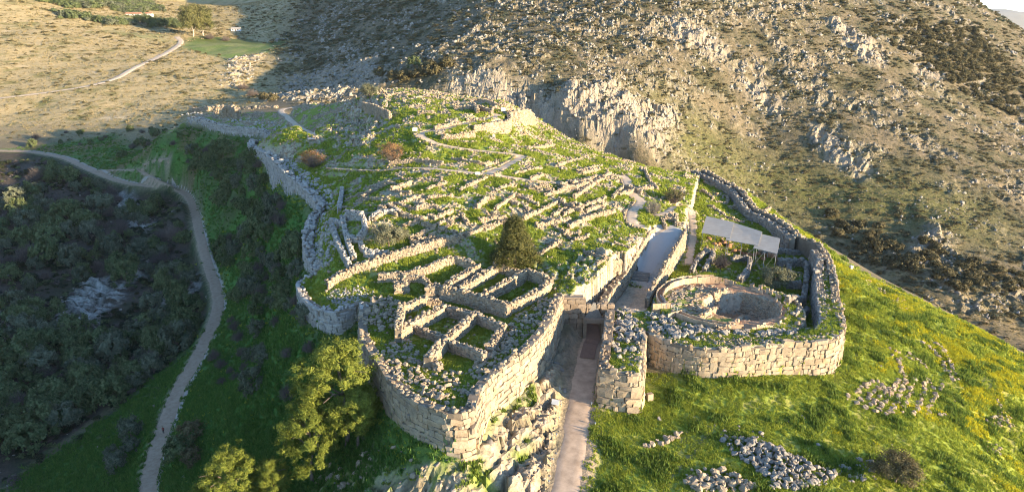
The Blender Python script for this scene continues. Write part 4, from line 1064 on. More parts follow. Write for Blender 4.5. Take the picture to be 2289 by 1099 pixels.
# low terrace walls of the slope
K = 2.7475
tw = [[(190, 310), (440, 300)], [(200, 260), (360, 200)], [(270, 260), (470, 250)], [(440, 300), (500, 280), (640, 320)], [(500, 310), (560, 350), (680, 370)], [(630, 300), (720, 290), (800, 320)], [(640, 390), (740, 350)], [(740, 370), (860, 320)],
      [(550, 410), (640, 390)], [(760, 410), (910, 350)], [(770, 430), (880, 460)], [(910, 340), (950, 400)], [(1120, 310), (1190, 260), (1240, 220)], [(1190, 260), (1260, 290)], [(1240, 220), (1340, 250)], [(1290, 370), (1420, 310), (1540, 250)],
      [(1470, 350), (1620, 270)], [(1570, 420), (1700, 360), (1850, 320)], [(1600, 240), (1720, 160), (1790, 120)], [(1330, 130), (1420, 100)], [(1470, 410), (1590, 500)], [(1540, 460), (1640, 460)], [(1600, 500), (1690, 480)], [(1390, 590), (1520, 510)],
      [(1840, 240), (1900, 180)], [(1020, 380), (1180, 360)], [(930, 480), (1080, 420)], [(600, 500), (660, 530)], [(640, 500), (830, 480)], [(900, 200), (980, 160)], [(1420, 230), (1560, 190)], [(1650, 90), (1760, 70)], [(1850, 520), (1950, 560)],
      [(1880, 500), (1990, 530)], [(1740, 640), (1940, 630)], [(1660, 570), (1800, 620)], [(300, 340), (340, 400)], [(370, 370), (420, 340)], [(700, 240), (860, 230)], [(1120, 200), (1230, 160)], [(1050, 440), (1150, 400)], [(480, 190), (600, 150)], [(700, 190), (820, 150)],
      [(1340, 350), (1300, 300)], [(1000, 300), (1060, 250), (1110, 240)], [(1640, 200), (1560, 170)], [(1700, 290), (1800, 240)], [(1560, 330), (1660, 300)], [(1380, 190), (1300, 170)], [(800, 370), (860, 400)]]
tw = [[(700 + x / K, 350 + y / K) for x, y in w] for w in tw]
_r = np.random.default_rng(77)
for _ in range(46):
    x_, y_ = _r.uniform(790, 1400), _r.uniform(398, 560)
    if y_ > 560 - 0.28 * (x_ - 1000) * (x_ > 1000) or (y_ > 505 and 1085 < x_ < 1215) or (x_ < 900 and y_ > 500): continue
    k_ = _r.uniform(.5, 1.1); q_ = _r.uniform(.45, 1.6); tw.append([(x_, y_), (x_ + 42 * k_, y_ - 15 * k_ * q_ + _r.uniform(-4, 4)), (x_ + 85 * k_, y_ - 30 * k_ * q_)] if _r.random() < .58 else [(x_, y_), (x_ + 45 * k_, y_ + 15 * k_ * q_)])
tw += [[(1247, 366), (1330, 345)], [(1290, 380), (1345, 368)], [(1180, 330), (1240, 322)], [(1350, 350), (1420, 362)], [(1440, 375), (1452, 400), (1470, 420)], [(1150, 385), (1210, 372)], [(870, 360), (930, 355), (990, 362)], [(1010, 352), (1075, 362), (1110, 362)], [(900, 398), (990, 402)], [(1180, 415), (1240, 425)]]
tw += [[(1525, 390), (1562, 394)], [(1573, 405), (1609, 419)], [(1598, 434), (1624, 437), (1624, 452), (1598, 448)], [(1569, 423), (1595, 441)], [(1627, 459), (1671, 466)], [(1584, 456), (1624, 481), (1664, 496)], [(1744, 550), (1758, 547)], [(1480, 485), (1488, 507)], [(1482, 485), (1512, 489)], [(1512, 476), (1512, 498)], [(1693, 477), (1722, 463)]]
marks = [('the dark conifer', at(1150, 590, 3.2)), ('the olive tree on the terraces', at(872, 548, 3)), ('the cobbled ramp', at(1460, 560, 1)), ('the path junction on the slope', at(1084, 389, 13)), ('the bare pale tree', at(1460, 470, 5)), ('the rust-brown tree', at(877, 360, 15)), ('the metal-roofed shelter', at(1650, 520, 0)), ('the bend of the citadel path', at(1340, 395, 10))]
ordn = ['', 'second ', 'third ', 'fourth ', 'fifth ', 'sixth ', 'seventh ', 'eighth ', 'ninth ', 'tenth ', 'eleventh ', 'twelfth ', 'thirteenth ', 'fourteenth ', 'fifteenth ', 'sixteenth ', 'seventeenth ', 'eighteenth ', 'nineteenth ', 'twentieth ']
def ordinal(r):
    u = ['', 'first ', 'second ', 'third ', 'fourth ', 'fifth ', 'sixth ', 'seventh ', 'eighth ', 'ninth ']
    return ordn[r] if r < 20 else (['twentieth ', 'thirtieth ', 'fortieth ', 'fiftieth '][(r + 1) // 10 - 2] if (r + 1) % 10 == 0 else ['twenty-', 'thirty-', 'forty-', 'fifty-', 'sixty-'][(r + 1) // 10 - 2] + u[(r + 1) % 10])
own = {}
for i, w in enumerate(tw):
    c = on(*w[len(w) // 2]); d = [np.hypot(c[0] - m[1][0], c[1] - m[1][1]) for m in marks]; k = int(np.argmin(d)); own.setdefault(k, []).append((d[k], i))
for k, lst in own.items():
    for r, (_, i) in enumerate(sorted(lst)):
        free_wall('terrace_wall', tw[i], 'low wall of pale rubble, %snearest to %s' % (ordinal(r), marks[k][0]), 0.55 + 0.6 * ((i * 37) % 10) / 10, 0.75, (0.48, 0.34, 0.34), group='low walls of the terraced slope', seed=200 + i, rag=0.6, low=0.02)
rr = [([(1739, 578), (1798, 581), (1804, 609), (1798, 660)], 2.0, 'right-angled shaded wall round the sunken rooms behind the grey olive tree'), ([(1759, 629), (1795, 632)], 1.8, 'short cross wall of the sunken rooms right of the grey olive tree'),
      ([(1637, 573), (1674, 573), (1672, 600), (1655, 620)], 1.5, 'bent wall between the bare brown tree and the grey olive tree'), ([(1578, 558), (1595, 564), (1575, 598)], 1.2, 'small hooked wall left of the bare brown tree'), ([(1581, 556), (1560, 575), (1547, 601)], 1.2, 'wall along the walkway left of the bare brown tree'),
      ([(1760, 662), (1798, 664)], 1.6, 'front wall of the sunken rooms next to the narrow corridor'), ([(1700, 560), (1745, 556), (1790, 562)], 1.2, 'wall running right from the shelter end'), ([(1764, 590), (1766, 625)], 1.2, 'thin wall between the sunken rooms'), ([(1775, 700), (1805, 690)], 0.8, 'stub of wall in the dark corridor beside the stone circle')]
for i, (pp, h, lab) in enumerate(rr): free_wall('room_wall', pp, lab, h, 0.9, (0.6, 0.42, 0.4), 'grey_limestone', seed=300 + i)

def kerb(key, off, h, label):
    l = PATHS[key]['line'].copy(); t, nr, s = line_frame(l); q = l[:, :2] + nr * off
    l = np.column_stack([q, sample(HH, q[:, 0], q[:, 1]) + h]); rng = np.random.default_rng(len(key))
    e = empty('path_kerb', (l[0, 0], l[0, 1], l[0, 2] - h), label, 'kerb', None, 'thing')
    core('kerb_core', l, l[:, 2] - h - .6, 0.5, 0.0, 'limestone', e, 0.02)
    S = face_stones(l, l[:, 2] - h - 1.0, -1, (0.6, 0.3, 0.35), rng, 0.02, .3) + face_stones(l, l[:, 2] - h - .4, 1, (0.6, 0.3, 0.35), rng, 0.02, .3)
    put_stones(e, S, 'block', 'limestone', 0, 99, 'stonework', CHIPS)
kerb('zig', -1.9, .35, 'low pale kerb wall along the lower side of the citadel path')
kerb('zag', 1.9, .35, 'low pale kerb wall along the summit path')
# ------------------------------------------------------------------ gate
def build_gate():
    gx0, gx1, gy0 = 10.4, 20.0, 132.2
    e = empty('gate', (15, gy0, -6.9), 'shaded stone gateway with heavy lintel and triangular slab at the head of the ramp', 'gate')
    x0, x1, z0, z1 = 15.55, 18.55, -6.9, -3.55
    b = MB()
    for (a, c, lo, hi) in ((gx0, x0 - 0.7, -8, 1.7), (x1 + 0.7, gx1, -8, 0.9)):
        b.box(((a + c) / 2, gy0 + 1.1, (lo + hi) / 2), (c - a - 0.02, 1.5, hi - lo))
    b.build('wall_core', 'conglomerate', e)
    S = []; rng = np.random.default_rng(5)
    z = -7.4
    for hr in (1.15, 1.0, 1.25, 1.1, 1.2, 1.0, 1.15, 0.95):
        x = gx0 - 0.2
        while x < gx1:
            w = rng.uniform(1.1, 2.0); c = x + w / 2; x += w
            if z > -0.4 and c > 15.6: continue
            tri = 1.95 * max(0, 1 - (z + hr / 2 - z1 - 1.0) / 3.3) if z + hr / 2 > z1 + 0.9 else 2.25
            cx = (x0 + x1) / 2
            if c + w / 2 > cx - tri and c - w / 2 < cx + tri:
                if c < cx and cx - tri - (c - w / 2) > 0.35: w = cx - tri - (c - w / 2); c = cx - tri - w / 2
                elif c > cx and (c + w / 2) - (cx + tri) > 0.35: w2 = (c + w / 2) - (cx + tri); c = cx + tri + w2 / 2; w = w2
                else: continue
            S.append((c, gy0 + 0.25 + rng.normal(0, .03), z + hr / 2, 0, rng.normal(0, .015), rng.normal(0, .02), w * 1.01, 0.75, hr * 1.02))
        z += hr
    put_stones(e, S, 'block', 'conglomerate', 300, 5, name='stone')
    for sx in (x0 - 0.35, x1 + 0.35):
        j = MB(); j.box((sx, gy0 - 0.1, (z0 + z1) / 2 - 0.15), (0.7, 1.7, z1 - z0 + 0.3)); j.build('door_jamb', 'conglomerate', e)
    j = MB(); j.box(((x0 + x1) / 2, gy0 - 0.12, z1 + 0.45), (4.6, 1.8, 0.92), top=0.96); j.build('lintel', 'conglomerate', e)
    j = MB(); j.box(((x0 + x1) / 2, gy0, z0 - 0.05), (4.4, 1.7, 0.3)); j.build('threshold', 'conglomerate', e)
    cx = (x0 + x1) / 2; zt = z1 + 0.93
    s = MB(); s.add([(cx - 1.8, gy0 - 0.02, zt), (cx + 1.8, gy0 - 0.02, zt), (cx + 0.25, gy0 - 0.02, zt + 3.2), (cx - 0.25, gy0 - 0.02, zt + 3.2), (cx - 1.8, gy0 + 0.5, zt), (cx + 1.8, gy0 + 0.5, zt), (cx + 0.25, gy0 + 0.5, zt + 3.2), (cx - 0.25, gy0 + 0.5, zt + 3.2)],
                    [(0, 1, 2, 3), (5, 4, 7, 6), (0, 4, 5, 1), (1, 5, 6, 2), (2, 6, 7, 3), (3, 7, 4, 0)])
    sl = s.build('triangular_slab', 'grey_limestone', e)
    s = MB(); s.tube((cx, gy0 - 0.06, zt + 0.5), (cx, gy0 - 0.06, zt + 2.6), 0.13, 0.18, 8); s.box((cx, gy0 - 0.08, zt + 0.3), (1.8, 0.2, 0.45)); s.box((cx, gy0 - 0.08, zt + 2.7), (0.6, 0.2, 0.25))
    for q in (-1, 1): s.tube((cx + q * 0.75, gy0 - 0.05, zt + 0.5), (cx + q * 0.35, gy0 - 0.05, zt + 1.9), 0.2, 0.14, 6)
    o = s.build('relief', 'grey_limestone', sl); o.matrix_parent_inverse = Matrix.Translation(-Vector(e.location))
    # timber boardwalk
    bw = empty('boardwalk', (16.9, 128, -7), 'brown timber boardwalk leading through the stone gateway', 'boardwalk')
    ln = smooth_line([tuple(at(1312, 800, -7.1)), tuple(at(1320, 770, -6.95)), (17.0, 131.0, -6.85), (17.2, 136.5, -6.3)], 0.32)
    t, nr, s_ = line_frame(ln)
    for k in range(len(ln)):
        p = MB(); p.box((ln[k, 0], ln[k, 1], max(ln[k, 2], sample(HH, ln[k, 0], ln[k, 1])) + 0.14), (2.9, 0.28, 0.07), math.atan2(t[k, 1], t[k, 0]) - math.pi / 2); p.build('plank', 'timber', bw)
build_gate()

# cobbled ramp, steps
rl = smooth_line(ons([(1427, 606), (1448, 570), (1470, 538), (1490, 514), (1500, 504)]), 0.6)
strip('great_ramp', rl, 8.2, 'cobble', 0.08)
pl = smooth_line(ons([(1412, 500), (1440, 508), (1480, 512)]), 0.6)
strip('plaza', pl, 3.0, 'pale_path', 0.10)
st = empty('stone_steps', tuple(at(1424, 618, -2.4)), 'short flight of grey stone steps at the foot of the cobbled ramp', 'steps')
pa, pb = np.array(at(1424, 628, -2.9)), np.array(at(1428, 606, -1.3))
for k in range(6):
    q = pa + (pb - pa) * k / 5
    m = MB(); m.box((q[0], q[1], -3.2 + 0.3 * k - 0.3), (5.2, 0.75, 0.9), math.atan2(pb[1] - pa[1], pb[0] - pa[0]) - math.pi / 2); m.build('step', 'grey_limestone', st)

# ------------------------------------------------------------------ stone circle
def build_circle():
    cx, cy = GRAVE_C[0], GRAVE_C[1]
    e = empty('stone_circle', (cx, cy, -1.2), 'ring of upright tan slabs round a sunken burial pit inside the sunlit west wall', 'stone circle')
    rng = np.random.default_rng(9)
    variants = []
    for k in range(6):
        m = bpy.data.meshes.new('slab'); j = rng.normal(0, 0.05, (8, 3))
        P = np.array([(-.5, -.5, 0), (.5, -.5, 0), (.5, .5, 0), (-.5, .5, 0), (-.5, -.5, 1), (.5, -.5, 1), (.5, .5, 1), (-.5, .5, 1)], float); P[4:, 2] += rng.normal(0, 0.12, 4) * (k > 2); P += j * 0.5
        m.from_pydata(P.tolist(), [], [(0, 3, 2, 1), (4, 5, 6, 7), (0, 1, 5, 4), (1, 2, 6, 5), (2, 3, 7, 6), (3, 0, 4, 7)]); m.materials.append(MATS['slab_stone']); variants.append(m)
    def slab(x, y, z, rz, w, t, h, good=True):
        o = bpy.data.objects.new('slab', variants[int(rng.integers(0, 3) if good else rng.integers(3, 6))]); COL.objects.link(o); o.parent = e
        o.location = (x - cx, y - cy, z + 1.2); o.rotation_euler = (rng.normal(0, .03), rng.normal(0, .03), rz); o.scale = (w, t, h)
    for R, n in ((GR - 0.1, 82), (GR - 1.45, 74)):
        for k in range(n):
            a = 2 * math.pi * k / n; d = math.degrees(a) % 360
            if 192 < d < 212: continue
            left = 78 < d < 268
            if left: h = 1.25 + rng.normal(0, .05) + (0.35 if 80 < d < 140 else 0)
            else:
                if rng.random() < 0.35: continue
                h = rng.uniform(0.3, 1.3)
            slab(cx + R * math.cos(a), cy + R * math.sin(a), -1.35, a + math.pi / 2, 2 * math.pi * R / n * (1.0 if left else 0.85), 0.22, h, left)
    for d in (192, 212):                                # entrance passage
        a = math.radians(d)
        for r_ in np.arange(GR - 1.4, GR + 1.6, 0.95): slab(cx + r_ * math.cos(a), cy + r_ * math.sin(a), -1.35, a, 1.0, 0.2, 1.35)
    # lining of the ring bank on the left half: earth between the two rows
    V, F = [], []
    th = np.radians(np.linspace(80, 190, 45))
    for t in th:
        for r_, z in ((GR - 0.25, -0.7), (GR - 1.3, -0.75)): V.append((cx + r_ * math.cos(t), cy + r_ * math.sin(t), z))
    F = [(2 * i, 2 * i + 1, 2 * i + 3, 2 * i + 2) for i in range(len(th) - 1)]
    mesh_obj('earth_fill', V, F, 'red_earth', e)
    # stones inside the ring
    S = []
    for k in range(230):
        a = rng.uniform(1.3, 4.3); r_ = 11.3 * math.sqrt(rng.random()); x, y = cx + r_ * math.cos(a) - 0.6, cy + r_ * math.sin(a)
        if math.hypot(x - cx - 4.2, y - cy + 1) < 7.8: continue
        q = rng.uniform(.35, .95); S.append((x, y, sample(HH, x, y) + .05, rng.normal(0, .15), rng.normal(0, .15), 0.5 + rng.normal(0, .5), q * 1.7, q * .7, q * .45))
    for k in range(160):
        a = rng.uniform(0, 6.28); r_ = rng.uniform(6.0, 7.6); x, y = cx + 4.2 + r_ * math.cos(a), cy - 1 + r_ * math.sin(a)
        q = rng.uniform(.25, .6); S.append((x, y, sample(HH, x, y) + .05, rng.normal(0, .3), rng.normal(0, .3), rng.uniform(0, 6), q * 1.2, q, q * .7))
    put_stones(e, S, 'boulder', 'limestone', 120, 7, 'inner_rubble')
    # outer bank wall on the right
    arc = [(cx + (GR + 3.2) * math.cos(math.radians(a)), cy + (GR + 3.2) * math.sin(math.radians(a)), -1.2 - 0.006 * abs(a)) for a in range(-84, 46, 6)]
    circuit_wall('circle_bank_wall', arc, 'curved bank wall holding up the path round the right side of the stone circle', (0.6, 0.4, 0.4), seed=31, face=1, maxn=120, mat='limestone', th=0.9)
    # lining wall of the pit
    pit = []
    for a in range(-60, 100, 8):
        t = math.radians(a); u, v = 7.9 * math.cos(t), 7.7 * math.sin(t)
        pit.append((cx + 4.2 + .93 * u + .36 * v, cy - 1 - .36 * u + .93 * v, -1.35))
    l = smooth_line(pit, .8); b = l[:, 2] * 0 - 5.4
    o = core('pit_lining', l, b, 0.7, 0.0, 'slab_stone', e)
    put_stones(e, face_stones(l, b, 1, (0.42, 0.28, 0.3), rng, 0.22, 0.3), 'block', 'limestone', 0, 99, 'pit_stonework', CHIPS)
build_circle()
for i, (pp, h, lab) in enumerate([([(1594, 655), (1608, 650), (1624, 642)], 0.7, 'short low wall on the red earth inside the stone circle'), ([(1560, 706), (1585, 694), (1606, 684)], 0.9, 'low tan wall inside the near part of the stone circle'), ([(1600, 730), (1640, 722), (1660, 706)], 0.8, 'collapsed bank wall beside the burial pit')]):
    free_wall('circle_inner_wall', pp, lab, h, 0.7, (0.5, 0.35, 0.35), 'slab_stone', seed=330 + i)
for i, (a, b_) in enumerate([((1500, 690), (1520, 702)), ((1476, 668), (1490, 690))]):
    p, q = on(*a, 0), on(*b_, 0); m = MB()
    e = empty('handrail', tuple(p), ['thin pale handrail in front of the stone circle entrance', 'thin pale handrail beside the gate court'][i], 'handrail')
    for t in np.linspace(0, 1, 4):
        r = p + (q - p) * t; k = MB(); k.tube((r[0], r[1], r[2] - .1), (r[0], r[1], r[2] + 1.0), .035, .035); k.build('post', 'white_paint', e)
    for h in (.55, 1.0): m.tube(p + [0, 0, h], q + [0, 0, h], .03, .03)
    m.build('rail', 'white_paint', e)

# ------------------------------------------------------------------ shelter
def build_shelter():
    e = empty('shelter', tuple(on(1650, 560)), 'excavation shelter with three stepped pale metal roof panels on scaffold legs', 'shelter')
    pans = [[(1579, 483, 3.3), (1641, 497, 3.2), (1632, 532, 2.2), (1568, 520, 2.3)], [(1638, 497, 2.9), (1704, 518, 2.8), (1695, 549, 1.9), (1622, 536, 2.0)], [(1698, 522, 2.5), (1744, 533, 2.45), (1737, 567, 1.5), (1684, 554, 1.6)]]
    for pn in pans:
        P = np.array([at(*q) for q in pn]); m = MB()
        m.add(list(P + [0, 0, .06]) + list(P - [0, 0, .06]), [(0, 1, 2, 3), (7, 6, 5, 4), (0, 4, 5, 1), (1, 5, 6, 2), (2, 6, 7, 3), (3, 7, 4, 0)])
        o = m.build('roof_panel', 'sheet_metal', e)
        # standing seams
        for t in np.linspace(0, 1, 8):
            a = P[0] + (P[1] - P[0]) * t; b = P[3] + (P[2] - P[3]) * t; k = MB(); k.tube(a + [0, 0, .07], b + [0, 0, .07], .04, .04, 4)
            s = k.build('seam', 'sheet_metal', o); s.matrix_parent_inverse = Matrix.Translation(-Vector(e.location))
        prev = None
        for t in np.linspace(0.04, 0.96, 3):
            for (u, w) in ((P[3], P[2]), (P[0], P[1])):
                a = u + (w - u) * t; g = float(sample(HH, a[0], a[1])); k = MB(); k.tube((a[0], a[1], g - .2), a, .06, .06); k.build('leg', 'steel', e)
            a = P[3] + (P[2] - P[3]) * t
            if prev is not None:
                g = float(sample(HH, prev[0], prev[1])); k = MB(); k.tube((prev[0], prev[1], g + .3), a, .035, .035, 5); k.tube((prev[0], prev[1], g + 1.4), (a[0], a[1], g + 1.4), .035, .035, 5); k.build('brace', 'steel', e)
            prev = a
    rng = np.random.default_rng(3)
    for k in range(14):
        x = 1585 + k * 11; p = on(x, 540 + 0.26 * (x - 1585) + rng.uniform(-6, 10)); q = rng.uniform(1.2, 2.2)
        V, F = BOULDERS[k % 8]; o = mesh_obj('clay_mound', V * [q, q, q * rng.uniform(.6, 1.0)] + p + [0, 0, .2], F, 'red_earth', e)
build_shelter()

# ------------------------------------------------------------------ rubble heaps and stone rows
def heap(name, label, poly, n, lo, hi, pile=0.0, mat='grey_limestone', cat='rubble', maxn=300, seed=1, flat=1.0, minpx=7.5):
    rng = np.random.default_rng(seed); P = np.array(poly, float); W = [on(*p) for p in poly]
    c = np.mean(W, axis=0); pl = [tuple(w[:2]) for w in W]; bb = np.array(pl); S = []
    e = empty(name, (c[0], c[1], float(sample(HH, c[0], c[1]))), label, cat)
    tries = 0
    while len(S) < n and tries < n * 40:
        tries += 1
        x, y = rng.uniform(bb[:, 0].min(), bb[:, 0].max()), rng.uniform(bb[:, 1].min(), bb[:, 1].max())
        if not in_poly(np.array([x]), np.array([y]), pl)[0]: continue
        d, _ = seg_dist(np.array([x]), np.array([y]), pl, True); q = lo + (hi - lo) * rng.random() ** 2
        up = pile * min(1, d[0] / 2.5) * rng.random()
        S.append((x, y, float(sample(HH, x, y)) + q * 0.18 + up, rng.normal(0, .4), rng.normal(0, .4), rng.uniform(0, 6.28), q * rng.uniform(.9, 1.5), q, q * rng.uniform(.6, .95) * flat))
    put_stones(e, S, 'boulder', mat, maxn, minpx, 'small_rubble')
heap('stone_heap', 'big heap of loose grey boulders on the grass below the dark bush', [(1612, 985), (1660, 970), (1700, 985), (1760, 1010), (1820, 1040), (1880, 1052), (1878, 1065), (1840, 1085), (1790, 1095), (1725, 1092), (1690, 1050), (1640, 1015)], 520, 0.3, 0.95, 0.9, seed=1)
heap('stone_heap', 'sunlit heap of pale boulders at the bottom edge left of the large grey heap', [(1520, 1075), (1540, 1050), (1620, 1050), (1680, 1075), (1700, 1097), (1560, 1098)], 130, 0.3, 1.2, 0.3, 'limestone', seed=2)
heap('stone_heap', 'loose stones between the boulder heap and the dark round bush', [(1880, 1045), (1900, 1020), (1960, 1035), (1960, 1070), (1900, 1080)], 40, 0.3, 0.9, 0.1, seed=3)
heap('stone_heap', 'small boulders scattered above the large grey heap', [(1600, 960), (1640, 950), (1700, 955), (1710, 985), (1610, 985)], 12, 0.3, 0.9, 0, seed=4)
heap('bastion_rubble', 'white boulders strewn over green plants on top of the west bastion', [(845, 800), (870, 770), (900, 745), (960, 800), (985, 830), (1030, 830), (1060, 880), (1000, 910), (930, 880), (880, 845)], 420, 0.25, 0.95, 0.1, 'limestone', seed=5)
heap('bastion_rubble', 'pale rubble bank along the right side of the bastion rooms', [(1085, 785), (1120, 740), (1160, 700), (1220, 665), (1240, 672), (1215, 720), (1150, 780), (1080, 850), (1040, 840)], 520, 0.25, 0.85, 0.45, 'limestone', seed=6)
heap('bastion_rubble', 'mound of boulders at the tower left of the bastion rooms', [(806, 690), (830, 665), (885, 665), (895, 700), (885, 735), (835, 745), (808, 735)], 220, 0.3, 1.1, 0.6, 'limestone', seed=7)
heap('platform_rubble', 'grey gravelly stone patch on the grassy corner platform', [(728, 665), (745, 648), (800, 640), (840, 650), (800, 675), (760, 690)], 380, 0.2, 0.5, 0.25, 'pale_limestone', seed=8)
heap('gate_rubble', 'big boulders covering the top of the small bastion beside the gate', [(1360, 695), (1400, 690), (1438, 735), (1436, 770), (1425, 800), (1380, 800), (1350, 800), (1352, 740)], 150, 0.5, 1.4, 0.3, seed=9)
heap('wall_rubble', 'boulders behind the top left end of the curved west wall', [(1440, 700), (1500, 715), (1560, 735), (1560, 760), (1500, 755), (1450, 735)], 190, 0.35, 1.2, 0.2, seed=10)
heap('wall_rubble', 'line of rounded boulders between the stone circle and the west wall', [(1550, 726), (1620, 738), (1700, 742), (1780, 738), (1785, 748), (1690, 755), (1600, 750), (1550, 742)], 150, 0.4, 1.15, 0.2, seed=11)
heap('wall_rubble', 'pale rubble and pebbles on the broad top of the west wall', [(1560, 750), (1640, 755), (1740, 755), (1850, 745), (1868, 750), (1760, 764), (1660, 772), (1580, 772)], 260, 0.2, 0.6, 0.05, 'limestone', seed=12)
heap('wall_rubble', 'rubble on the broad right wall top beside the grass slope', [(1828, 580), (1852, 576), (1868, 625), (1872, 665), (1882, 710), (1850, 690), (1838, 640)], 300, 0.25, 0.75, 0.1, 'limestone', seed=13)
heap('wall_rubble', 'pale rubble spread over the ruined wall right of the shelter', [(1700, 480), (1750, 500), (1790, 530), (1835, 555), (1815, 560), (1770, 540), (1720, 510)], 260, 0.3, 0.9, 0.3, 'limestone', seed=14)
heap('wall_rubble', 'rubble on the shaded left wall below the olive tree', [(685, 540), (690, 500), (720, 480), (745, 500), (760, 560), (730, 600), (705, 600)], 420, 0.3, 0.95, 0.2, 'pale_limestone', seed=15)
heap('wall_rubble', 'rubble along the shaded left wall further up the slope', [(610, 350), (660, 390), (700, 430), (715, 462), (750, 460), (740, 420), (700, 390), (640, 350)], 420, 0.35, 1.1, 0.3, 'pale_limestone', seed=16)
heap('wall_rubble', 'broad band of pale rubble inside the far corner wall', [(400, 258), (450, 250), (520, 260), (590, 272), (640, 284), (650, 298), (590, 286), (500, 272), (420, 260)], 300, 0.4, 1.3, 0.3, 'pale_limestone', seed=25)
heap('slope_rubble', 'sunlit boulders among green plants below the bastion corner', [(705, 1045), (800, 1000), (900, 1010), (960, 1030), (1000, 1095), (710, 1098)], 34, 0.3, 1.5, 0.0, 'limestone', seed=17)
heap('slope_rubble', 'pale stones on the earth bank left of the approach ramp', [(1190, 980), (1215, 900), (1245, 920), (1238, 1010), (1225, 1090), (1150, 1090)], 70, 0.2, 0.7, 0.0, 'limestone', seed=18)
heap('hillside_rubble', 'patch of pale scree on the grass slope right of the wall', [(1930, 625), (1985, 632), (2020, 650), (2035, 690), (2010, 700), (1985, 660), (1940, 640)], 150, 0.25, 0.7, 0.0, 'limestone', seed=19)
heap('hillside_rubble', 'patch of pale scree at the right edge among yellow flowers', [(2225, 890), (2250, 920), (2270, 955), (2215, 950), (2200, 938), (2230, 930)], 130, 0.25, 0.7, 0.0, 'limestone', seed=20)
heap('hillside_rubble', 'few stones at the right edge below the yellow flowers', [(2205, 985), (2240, 1000), (2235, 1020), (2205, 1008)], 30, 0.25, 0.6, 0.0, 'limestone', seed=21)
heap('gate_verge_stone', 'short line of pale stones on the grass right of the ramp', [(1440, 995), (1480, 980), (1535, 960), (1535, 968), (1490, 990), (1445, 1003)], 22, 0.6, 1.1, 0, 'limestone', seed=22)
rows = [[(1890, 890), (1925, 868), (1960, 848)], [(1915, 900), (1950, 880), (1975, 862)], [(1935, 912), (1965, 888), (2000, 862)], [(1960, 920), (1985, 890), (2010, 850)], [(1985, 928), (2005, 895), (2025, 850)], [(2010, 925), (2030, 890), (2045, 840)], [(2040, 925), (2060, 890), (2072, 850), (2085, 870)], [(2070, 925), (2085, 895), (2110, 860)], [(2100, 928), (2115, 930)],
        [(2005, 800), (2020, 840)], [(2030, 790), (2060, 810), (2080, 830)], [(2060, 765), (2090, 790), (2115, 825), (2130, 850)], [(2080, 760), (2110, 785), (2140, 850)], [(1990, 780), (2010, 790), (2040, 805)]]
for i, r in enumerate(rows):
    l = smooth_line(ons(r), 0.55); rng = np.random.default_rng(60 + i)
    e = empty('stone_row', tuple(l[0]), '%s row of stones from the left on the grass slope' % ['first', 'second', 'third', 'fourth', 'fifth', 'sixth', 'seventh', 'eighth', 'ninth', 'tenth', 'eleventh', 'twelfth', 'thirteenth', 'fourteenth'][sorted(range(len(rows)), key=lambda k: rows[k][0][0]).index(i)], 'stone row', 'rows of stones on the grass slope')
    S = []
    for p in l:
        if rng.random() < 0.15: continue
        q = rng.uniform(.45, .95); x, y = p[0] + rng.normal(0, .2), p[1] + rng.normal(0, .2)
        S.append((x, y, float(sample(HH, x, y)) + q * .2, rng.normal(0, .3), rng.normal(0, .3), rng.uniform(0, 6), q * 1.25, q, q * .7))
    put_stones(e, S, 'boulder', 'limestone', 60, 5, 'small_rubble')
b = on(1452, 893); m = MB(); m.box((b[0], b[1], b[2] + .55), (1.1, 0.8, 1.5), 0.3, 0.92); tag(m.build('standing_block', 'limestone'), 'single upright cut block standing on the grass beside the small bastion', 'stone block')

# ------------------------------------------------------------------ plants
def leaves(C, n, spread, size, rng, aspect=1.6, flat=0.0, mid=None, bias=1.3):
    """n small quads round each clump centre C (k x 3)"""
    k = len(C)
    P = np.repeat(C, n, 0) + rng.normal(0, 1, (k * n, 3)) * np.asarray(spread)
    mid = C.mean(0) if mid is None else mid
    out = (P - mid) + 0.8 * (P - np.repeat(C, n, 0)) / np.mean(spread) * np.linalg.norm(C - mid, axis=1).mean() * .5; out /= np.linalg.norm(out, axis=1)[:, None] + 1e-9
    nn = out * bias + rng.normal(0, .6, P.shape) + [0, 0, .25]; nn /= np.linalg.norm(nn, axis=1)[:, None] + 1e-9
    a = np.cross(nn, rng.normal(0, 1, P.shape)); a /= np.linalg.norm(a, axis=1)[:, None] + 1e-9
    b = np.cross(nn, a)
    s = size * rng.uniform(0.6, 1.3, (len(P), 1))
    V = np.stack([P - a * s * aspect / 2 - b * s / 2, P + a * s * aspect / 2 - b * s / 2 * 0.6, P + a * s * aspect / 2 + b * s / 2 * 0.6, P - a * s * aspect / 2 + b * s / 2], 1).reshape(-1, 3)
    return V, np.arange(len(V)).reshape(-1, 4)
def clumps(n, rx, rz, cz, rng, low=-0.5, lump=0.25, shell=0.75):
    d = rng.normal(0, 1, (n * 3, 3)); d /= np.linalg.norm(d, axis=1)[:, None]; d = d[d[:, 2] > low][:n]
    ph = rng.uniform(0, 6, 6)
    lum = 1 + lump * (np.sin(3 * np.arctan2(d[:, 1], d[:, 0]) + ph[0]) * 0.5 + np.sin(5 * d[:, 2] + ph[1]) * 0.4 + rng.normal(0, .4, len(d)))
    r = (shell + (1 - shell) * rng.random(len(d)) ** 0.5) * lum
    return d * r[:, None] * [rx, rx, rz] + [0, 0, cz]
